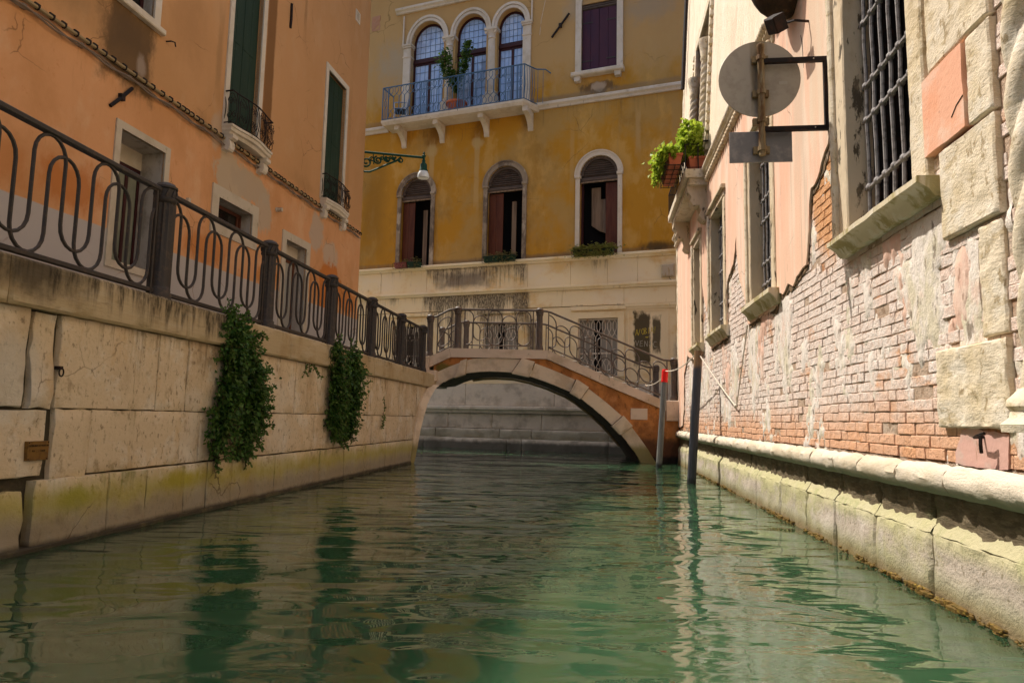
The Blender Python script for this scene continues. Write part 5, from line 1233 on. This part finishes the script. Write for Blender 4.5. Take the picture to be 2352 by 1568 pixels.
for n in W:
    x0,x1,z0,z1 = W[n]; f = FRM[n]; fr_ = f*(.75 if n == 1 else 1)
    jl = put('window_jamb', MB().stone(x0-f,x0,z0,z1,-.050,.16,.004,n,.06,.012,.004,9), jamb, rb, smooth=True)
    put('window_jamb', MB().stone(x1,x1+fr_,z0,z1,-.045,.16,.004,n+9,.06,.012,.004,9), white_pit if n == 1 else jamb, rb, smooth=True)
    put('bead', MB().stone(x0-f-.004,x0-f+.075,z0,z1+f*.5,-.085,-.02,.005,n+5,.05,.015,.003,9), white_pit, jl, smooth=True)
    put('window_head', MB().bbox(x0-f,x1+fr_,-.05,.16,z1+.002,z1+f,.02).bbox(x0-f-.03,x1+fr_+.03,-.10,.02,z1+f*.72,z1+f+.02,.015), jamb, rb)
    pr = .15 if n == 1 else .14
    put('sill', cyma(x0-f+(.06 if n == 1 else -.02), x1+fr_+.10, z0+.03, pr, .13 if n == 1 else .17), sill_m, rb, None, True)
    put('reveal', MB().prism(rect(x0-.05,x1+.05,z0-.05,z1+.05), .161, .40, [ow(n)]), black_iron, rb)  # deep reveal coloured black in place of the shade behind the bars
    put('room_shade_board', MB().box(x0-.1,x1+.1,.42,.46,z0-.1,z1+.1), dark, rb)
    if n == 1:
        barred(1, [11.98+.155*i for i in range(7)], [2.62,2.86,3.41,3.69,4.22,4.5,5.0], .10, .0175, rb)
        put('casement', MB().box(12.3,12.34,.30,.34,2.45,5.2).box(12.30,13.05,.35,.37,2.45,2.9), maroon, rb)
    elif n in (2,3): barred(n, [x0+.13+.17*i for i in range(int((x1-x0)/.17))], [z0+.28,z0+.55,z0+1.1,z0+1.38,z0+1.85], .10, .016, rb)
    else: put('shutter', MB().box(x0,x1,.10,.13,z0,z1), surf('grey_board', (.30,.26,.21), bump=[((9,9,2),.003)]), rb)
put('exposed_jamb_edge', MB().stone(11.56,11.66,2.5,3.75,.0,.06,.02,3,.04,.01,.02,12), weathered_br, rb, smooth=True)
# corner stones, pink panel, twisted column
for i, (a,b,c,d) in enumerate(quoins):
    big = i in (3,4)
    put('quoin', MB().stone(a,b,c,d,-.035 if i != 3 else -.02,.10,(.005 if not big else .010),i+2,.022,.010,.006,7 if i != 3 else 11), white_pit, rb, smooth=True)
put('salmon_panel', MB().prism(rag(rect(13.225,13.69,2.625,3.10), .006, .06, 3), -.048, .06), pink_flat, rb)
put('panel_crack', MB().tube([(13.69,-.05,2.80),(13.62,-.0495,2.775),(13.56,-.0495,2.73)], .003, 4), mortar_dark, rb)
for z0, z1 in ((.98,1.2),(1.2,2.05),(2.06,2.63),(2.64,3.12),(3.13,3.95),(3.96,4.8)):
    put('jamb_stone', MB().stone(13.90,14.6,z0+.004,z1-.004,.035,.2,.004,z0*3,.05,.01,.003,6), surf('tan_jamb', (.58,.45,.28), vary=[((.46,.33,.18),(2,2,2),.45,.7,.7)], bump=[((30,30,30),.003)]) if 'tan_jamb' not in MATS else MATS['tan_jamb'], rb, smooth=True)
for a, b in ((14.62,15.5),(15.51,16.4),(16.41,17.8),(17.81,22)):
    for k in range(8): put('ashlar', MB().stone(a,b,.80+.58*k,1.372+.58*k,.0,.2,.008,a+k,.08,.012,.006,6), white_pit, rb, smooth=True)
def twisted(r, z0, z1, n=36, pitch=1.0, lobes=2, steps=110, amp=.34):
    m = MB(); vs = []
    for i in range(steps+1):
        z = z0+(z1-z0)*i/steps
        for k in range(n):
            a = 2*math.pi*k/n; ph = 1.5*a-1.5*2*math.pi*z/pitch
            rr = r*(1-amp+amp*abs(math.sin(ph))**.8) + .004*noise.noise(Vector((a*3,z*18,r)))
            vs.append((rr*math.cos(a), rr*math.sin(a), z))
    return m.add(vs, [(i*n+k,i*n+(k+1)%n,(i+1)*n+(k+1)%n,(i+1)*n+k) for i in range(steps) for k in range(n)])
tw = put('twisted_column', twisted(.12, 1.16, 4.8), white_pit, rb, TR(14.25,-.02,0), True)
put('column_base', MB().lathe([(.20,.985),(.205,1.02),(.17,1.05),(.165,1.08),(.18,1.10),(.175,1.13),(.15,1.155),(.13,1.18)], 24), white_pit, tw, None, True)

hk = put('iron_hook', MB().tube([(13.64,-.0,.955),(13.64,-.055,.952),(13.70,-.065,.965),(13.745,-.06,.975)], .009, 5).tube([(13.73,-.07,.965),(13.725,-.07,.92),(13.71,-.06,.875)], .009, 5), black_iron, rb)
# rounded string stone at the foot, damp band, footing
us = [0,1.1,2.0,2.9,4.0,4.9,6.1,7.2,8.3,9.42,10.28,10.9,11.50,12.05,12.72,13.35,14.3,15.4,17,19,22]
for i in range(len(us)-1):
    m = MB(); a, b = us[i]+.006, us[i+1]-.006; st = max(4, int((b-a)/.045)); n = 16; vs = []
    for j in range(st+1):
        u = a+(b-a)*j/st; e = .012 if j in (0,st) else 0
        for k in range(n):
            w = math.pi*.62 + math.pi*1.42*k/(n-1)
            rr = .095-e + .010*noise.noise(Vector((u*6, w*3, i*3.3))) + .006*noise.noise(Vector((u*19, w*9, i)))
            vs.append((u, .005+rr*1.15*math.cos(w) , .702+rr*math.sin(w)))
    m.add(vs, [(j*n+k,j*n+k+1,(j+1)*n+k+1,(j+1)*n+k) for j in range(st) for k in range(n-1)]+[tuple(range(n)), tuple(reversed(range(st*n,st*n+n)))])
    put('string_stone', m, torus_m, rb, None, True)
us = [0,1.6,3.3,5,6.4,8.0,9.3,10.42,11.4,12.2,13.0,14,15.5,17.5,20,22]
for i in range(len(us)-1):
    put('damp_stone', MB().stone(us[i]+.012, us[i+1]-.012, .36, .63, .012+random.uniform(-.012,.012), .12, .02, i*2.3, .05, .02, .02, 8), under, rb, smooth=True)
us = [0,1.5,3.1,4.4,5.9,7.2,8.5,9.6,10.55,11.35,12.2,13.05,14.1,15.4,17,19,22]
for i in range(len(us)-1):
    a, b = us[i], us[i+1]
    put('footing_stone', MB().stone(a+.008, b-.008, -.7, .385, -.035+random.uniform(-.008,.008), .12, .014, i*1.7+3, .05, .02, .008, 6, .02), footing, rb, smooth=True)
    m = MB(); st = max(3, int((b-a)/.07)); vs = []                # sloping worn ledge above each stone
    for j in range(st+1):
        u = a+.008+(b-a-.016)*j/st
        for k, (y, z) in enumerate(((-.030,.375),(-.012,.405),(.008,.43),(.02,.455))):
            vs.append((u, y+.010*noise.noise(Vector((u*8,k,i))), z+.014*noise.noise(Vector((u*7,k*2.1,i+4)))))
    m.add(vs, [(j*4+k,(j+1)*4+k,(j+1)*4+k+1,j*4+k+1) for j in range(st) for k in range(3)])
    put('ledge_stone', m, footing, rb, None, True)
weed(FR, 3, 17.2, 5200, -.052, 5, rb, .010, .018)
# upper storey, leaning back a little
LEAN = TR(0,0,5.44) @ Matrix.Rotation(R_(-2.6),4,'X') @ TR(0,0,-5.44)
uh = rect(2.55,4.45,5.75,9.2)
put('upper_wall', MB().prism(rect(0,22,5.44,12.6), -.01, .5, [uh]), cream, rb, LEAN)
put('room_shade_board', MB().box(2.4,4.6,.52,.56,5.6,9.3), dark, rb, LEAN)
put('shutter', MB().box(2.55,2.95,.06,.10,5.75,9.2), redwood, rb, LEAN)
fr = framed(rb, FR, 2.55, 4.45, 5.75, 9.2, .2, white_pit, -.05, .06, 'lrt', 'window_surround'); fr.matrix_local = LEAN
for k in range(18):
    z = 5.85+.19*k
    for u in (4.71,2.28): put('tooth', MB().bbox(u-.05,u+.05,-.075,.02,z,z+.10,.01), white_pit, fr)
for u in (4.30,2.70):
    put('twisted_column', twisted(.085, 5.75, 8.0, 20, .45, 2, 90), white_pit, rb, LEAN @ TR(u,-.07,0), True)
    put('capital', MB().lathe([(.08,8.0),(.10,8.05),(.09,8.10),(.13,8.32),(.15,8.38),(.15,8.44)], 12), white_pit, rb, LEAN @ TR(u,-.07,0), True)
put('corner_edge', MB().stone(-.03,.22,5.5,12.5,-.03,.2,.02,4,.1,.02,.02,5), white_pit, rb, LEAN, smooth=True)
put('corner_edge', MB().stone(-.03,.12,.9,5.4,-.035,.2,.02,5,.08,.015,.02,6), white_pit, rb, smooth=True)
put('drain_pipe', MB().tube([(.5,-.10,9.3),(.5,-.10,12.4)], .05, 8), black_iron, rb, LEAN)
for a, b in ((0,1.85),(4.95,9.75)):
    sc_ = strmould(a, b, 5.36, 5.60, .10, white_pit, rb)
    m = MB(); u = a+.05
    while u < b-.03:
        m.ball((u,-.115,5.565), .050, (.62,.9,1.05), 8, 5); u += .078
    put('rope_moulding', m, white_pit, sc_, None, True)
    m = MB(); u = a+.07
    while u < b-.03:
        m.ball((u,-.055,5.385), .062, (1.0,.9,.85), 8, 5); u += .135
    put('bead_moulding', m, jamb, sc_, None, True)
sb = put('balcony', MB().stone(1.9,4.92,5.46,5.62,-.44,.0,.006,3,.1,.02,.004,8).bbox(1.98,4.86,-.36,.0,5.34,5.458,.02), white_pit, rb, smooth=False)
for u in (2.25,4.62):
    pts = [(0,0),(-.36,0),(-.37,-.10),(-.30,-.2),(-.32,-.28),(-.27,-.36),(-.16,-.36),(-.13,-.46),(-.16,-.56),(-.10,-.64),(0,-.66)]
    vs = [(u-.15,y,5.34+z) for y,z in pts]+[(u+.15,y,5.34+z) for y,z in pts]; n = len(pts)
    put('corbel', MB().add(vs, [tuple(range(n)), tuple(reversed(range(n,2*n)))]+[(i,n+i,n+(i+1)%n,(i+1)%n) for i in range(n)]), jamb, sb)
rl = put('railing', MB().tube([(4.88,0,6.16),(4.88,-.18,6.16),(4.88,-.18,6.10),(4.88,-.42,6.10),(1.94,-.42,6.10),(1.94,0,6.10)], .014, 5).tube([(4.88,-.02,5.66),(4.88,-.42,5.66),(1.94,-.42,5.66)], .010, 4), black_iron, sb)
for k in range(13): put('baluster', MB().box(1.94+.245*k-.009,1.94+.245*k+.009,-.43,-.41,5.62,6.10), black_iron, rl)
put('baluster', MB().box(4.87,4.89,-.2,-.18,5.62,6.1), black_iron, rl)
put('corbel', MB().ball((10.50,-.12,5.86), 1.0, (.40,.40,.68), 20, 14), darkcorbel, rb, None, True)
put('corbel_shelf', MB().bbox(9.6,11.6,-.55,0,6.2,6.5,.03), darkcorbel, rb)
put('cable', MB().tube([(10.72,-.02,4.86),(10.78,-.025,4.75),(10.80,-.02,4.45),(10.79,-.02,4.30)], .008, 4), black_iron, rb)
put('cable', MB().tube([(11.47,-.012,4.6),(11.46,-.012,4.0),(11.5,-.015,3.6),(11.56,-.02,3.45)], .007, 4), black_iron, rb)

fl = thing('floodlight', 'small dark square floodlight on a bent arm high above the round sign', 'lamp', FR @ TR(11.0,0,4.83))
put('housing', MB().bbox(-.10,.10,-.06,.06,-.08,.08,.01), black_iron, fl, TR(-.12,-.30,.06) @ Matrix.Rotation(.5,4,'X') @ Matrix.Rotation(.5,4,'Y'))
put('arm', MB().tube([(0,0,0),(0,-.16,.02),(-.1,-.26,.04)], .012, 5), black_iron, fl)

# ------------------------------------------------------------------ sign seen from behind
sg = thing('round_sign', 'back of a round road sign with a small rectangular plate on an iron wall bracket', 'sign', FR @ TR(11.46,0,3.3))
n = 48; rad = .352
ring = [(rad*math.cos(2*math.pi*k/n), rad*math.sin(2*math.pi*k/n)) for k in range(n)]
SM = TR(-.066,-.585,.775) @ Matrix.Rotation(R_(90),4,'Z')
dk = put('disc', MB().prism(ring, -.004, .004), signback, sg, SM)
put('rim', MB().tube([(x,0,z) for x,z in ring], .006, 6, True), signback, dk)
st_ = put('maker_stamp', MB().box(.17,.24,-.0055,-.004,-.06,-.03), surf('faint_stamp', (.42,.38,.32), rough=.5), dk)
put('plate', MB().bbox(-.27,.27,-.005,.005,.0,.285,.004), platem, sg, TR(-.066,-.585,.0) @ Matrix.Rotation(R_(90),4,'Z'))
pole_ = put('pole', MB().lathe([(.030,.04),(.030,1.02),(.034,1.03),(.034,1.06),(.02,1.07)], 12), rustpole, sg, TR(0,-.585,0), True)
for z in (.10,.36,.62,.94):
    put('clamp', MB().box(-.06,-.02,-.07,.07,z-.03,z+.03).lathe([(.04,z-.02),(.04,z+.02)], 12), rustpole, pole_)
bk = put('bracket', MB().box(-.02,.02,-.61,-.0,.885,.925).box(-.02,.02,-.60,-.0,.255,.295).box(-.018,.018,-.055,-.018,.295,.885), black_iron, sg)
for y, z in ((-.14,.905),(-.14,.275)): put('bolt', MB().ball((.021,y,z), .007, (.5,1,1), 6, 4), white_paint, bk)
put('hook', MB().tube([(.0,-.02,.30),(.04,-.03,.33),(.05,-.02,.26),(.0,-.01,.20)], .007, 4), black_iron, bk)

# ------------------------------------------------------------------ mooring poles and ropes
def mpole(label, base, top, r, mat):
    t = thing('mooring_pole', label, 'mooring pole', Matrix.Translation((base[0],base[1],0)))
    d = Vector(top)-Vector(base); P = [Vector((0,0,0))+d*(-.5)] + [d*(i/12) for i in range(13)]
    put('shaft', MB().tube([tuple(p) for p in P], [r*1.02]+[r*(1.02-.06*i/12) for i in range(13)], 10), mat, t, None, False)
    return t, d
t1, d1 = mpole('leaning grey mooring pole with a bright red painted top, right in front of the bridge', (3.25,15.35,0), (3.405,15.40,2.13), .067, polem)
put('red_cap', MB().tube([tuple(d1*(.875+.015*i)) for i in range(10)], [.069,.071,.069,.071,.069,.071,.069,.071,.069,.062], 12), redm, t1, None, False)
t2, d2 = mpole('dark blue black mooring pole with a bare wooden top, leaning against the pink house', (2.995,11.62,0), (3.14,11.66,2.19), .073, poleb)
def rope(label, pts, sag, r=.011):
    t = thing('mooring_rope', label, 'rope', Matrix.Translation(pts[0]))
    o = Vector(pts[0]); P = []
    for a, b in zip(pts, pts[1:]):
        a, b = Vector(a), Vector(b)
        for i in range(12): P.append(a.lerp(b, i/12) - Vector((0,0,sag*4*(i/12)*(1-i/12))) - o)
    P.append(Vector(pts[-1])-o)
    put('strand', MB().tube([tuple(p) for p in P], r, 6), rope_m, t, None, True)
    put('knot', MB().ball(tuple(P[-1]), r*2.4, (1,1,1.2), 8, 5), rope_m, t, None, True)
a1 = Vector((3.405,15.33,2.11)); a2 = Vector((3.12,11.66,2.17))
rope('slack white rope strung between the two mooring poles', [a1, a2], .10)
rope('short white rope from the red topped pole to the bridge railing', [tuple(Vector((3.36,15.36,1.98))), tuple(FB @ Vector((5.28,.10,1.88)))], .06)
rope('white rope from the dark pole down to an iron on the pink wall', [a2+Vector((.03,.02,-.02)), tuple(FR @ Vector((7.3,-.05,1.24)))], .02)
rope('frayed white cord hanging down the brick wall to the rope end', [tuple(FR @ Vector((8.1,-.03,2.3))), tuple(FR @ Vector((7.75,-.03,1.85))), tuple(FR @ Vector((7.35,-.04,1.25)))], .0, .009)
for x in range(3): pass

# ------------------------------------------------------------------ plants on the right hand balcony
def trough(name, label, mw, l, w, h, mat):
    t = thing(name, label, 'planter', mw)
    put('planter', MB().add([(-l/2+.02,-w/2+.03,0),(l/2-.02,-w/2+.03,0),(l/2-.02,w/2-.03,0),(-l/2+.02,w/2-.03,0),(-l/2,-w/2,h),(l/2,-w/2,h),(l/2,w/2,h),(-l/2,w/2,h)],
        [(3,2,1,0),(0,1,5,4),(1,2,6,5),(2,3,7,6),(3,0,4,7),(4,5,6,7)]).bbox(-l/2-.012,l/2+.012,-w/2-.012,w/2+.012,h-.035,h+.005,.006), mat, t)
    return t
t = trough('planter_rack', 'terracotta troughs in an iron rack hung outside the small balcony with trailing lime green leaves', FR @ TR(4.22,-.60,5.74), 1.3, .26, .2, terra)
m = MB()
for k in range(6):
    x = -.64+.256*k; m.tube([(x,.2,.28),(x,.14,.22),(x,.135,-.02),(x,-.15,-.02),(x,-.16,.2),(x,-.22,.24)], .009, 4)
for y, z in ((-.16,.2),(-.16,.09),(.145,.2),(-.15,-.02),(.14,-.02),(0,-.022)): m.tube([(-.68,y,z),(.68,y,z)], .008, 4)
put('rack', m, black_iron, t)
fol = MB()
for k in range(5):
    x = -.62+.31*k
    for y in (.06,-.08):
        q = leaf_mass([(x,.17,.10),(x+.04,.28,.17),(x+.08,.42-.04*k,.11)], 95, .095, 40+k, .0, .26, y, .5); fol.add(q.v,q.f)
    q = leaf_mass([(x,.27,.08),(x+.02,.18,.10),(x,.05,.07)], 70, .085, 60+k, .8, .16, -.16, .5); fol.add(q.v,q.f)
stuff(put('foliage', fol, leaf_lime, t))
t = trough('planter_pot', 'terracotta pot with a tall feathery lime bush at the near end of the small balcony', FR @ TR(4.62,-.20,5.625), .42, .30, .26, terra)
fol = MB()
for k in range(9):
    a = k*.7; x, y = .2*math.cos(a), .16*math.sin(a)
    q = leaf_mass([(x*.3,.3,.08),(x,.55,.20),(x*1.4,.76,.15),(x*1.5,.92,.05)], 150, .11, 80+k, -.4, .10, y, .3); fol.add(q.v,q.f)
stuff(put('foliage', fol, leaf_lime, t))
put('stem', MB().tube([(0,0,.2),(.02,.0,.5),(.1,0,.8)], .012, 5).tube([(0,0,.25),(-.1,.02,.5),(-.15,.05,.75)], .01, 5).tube([(0,0,.25),(.03,-.1,.55)], .01, 5), stem_m, t)
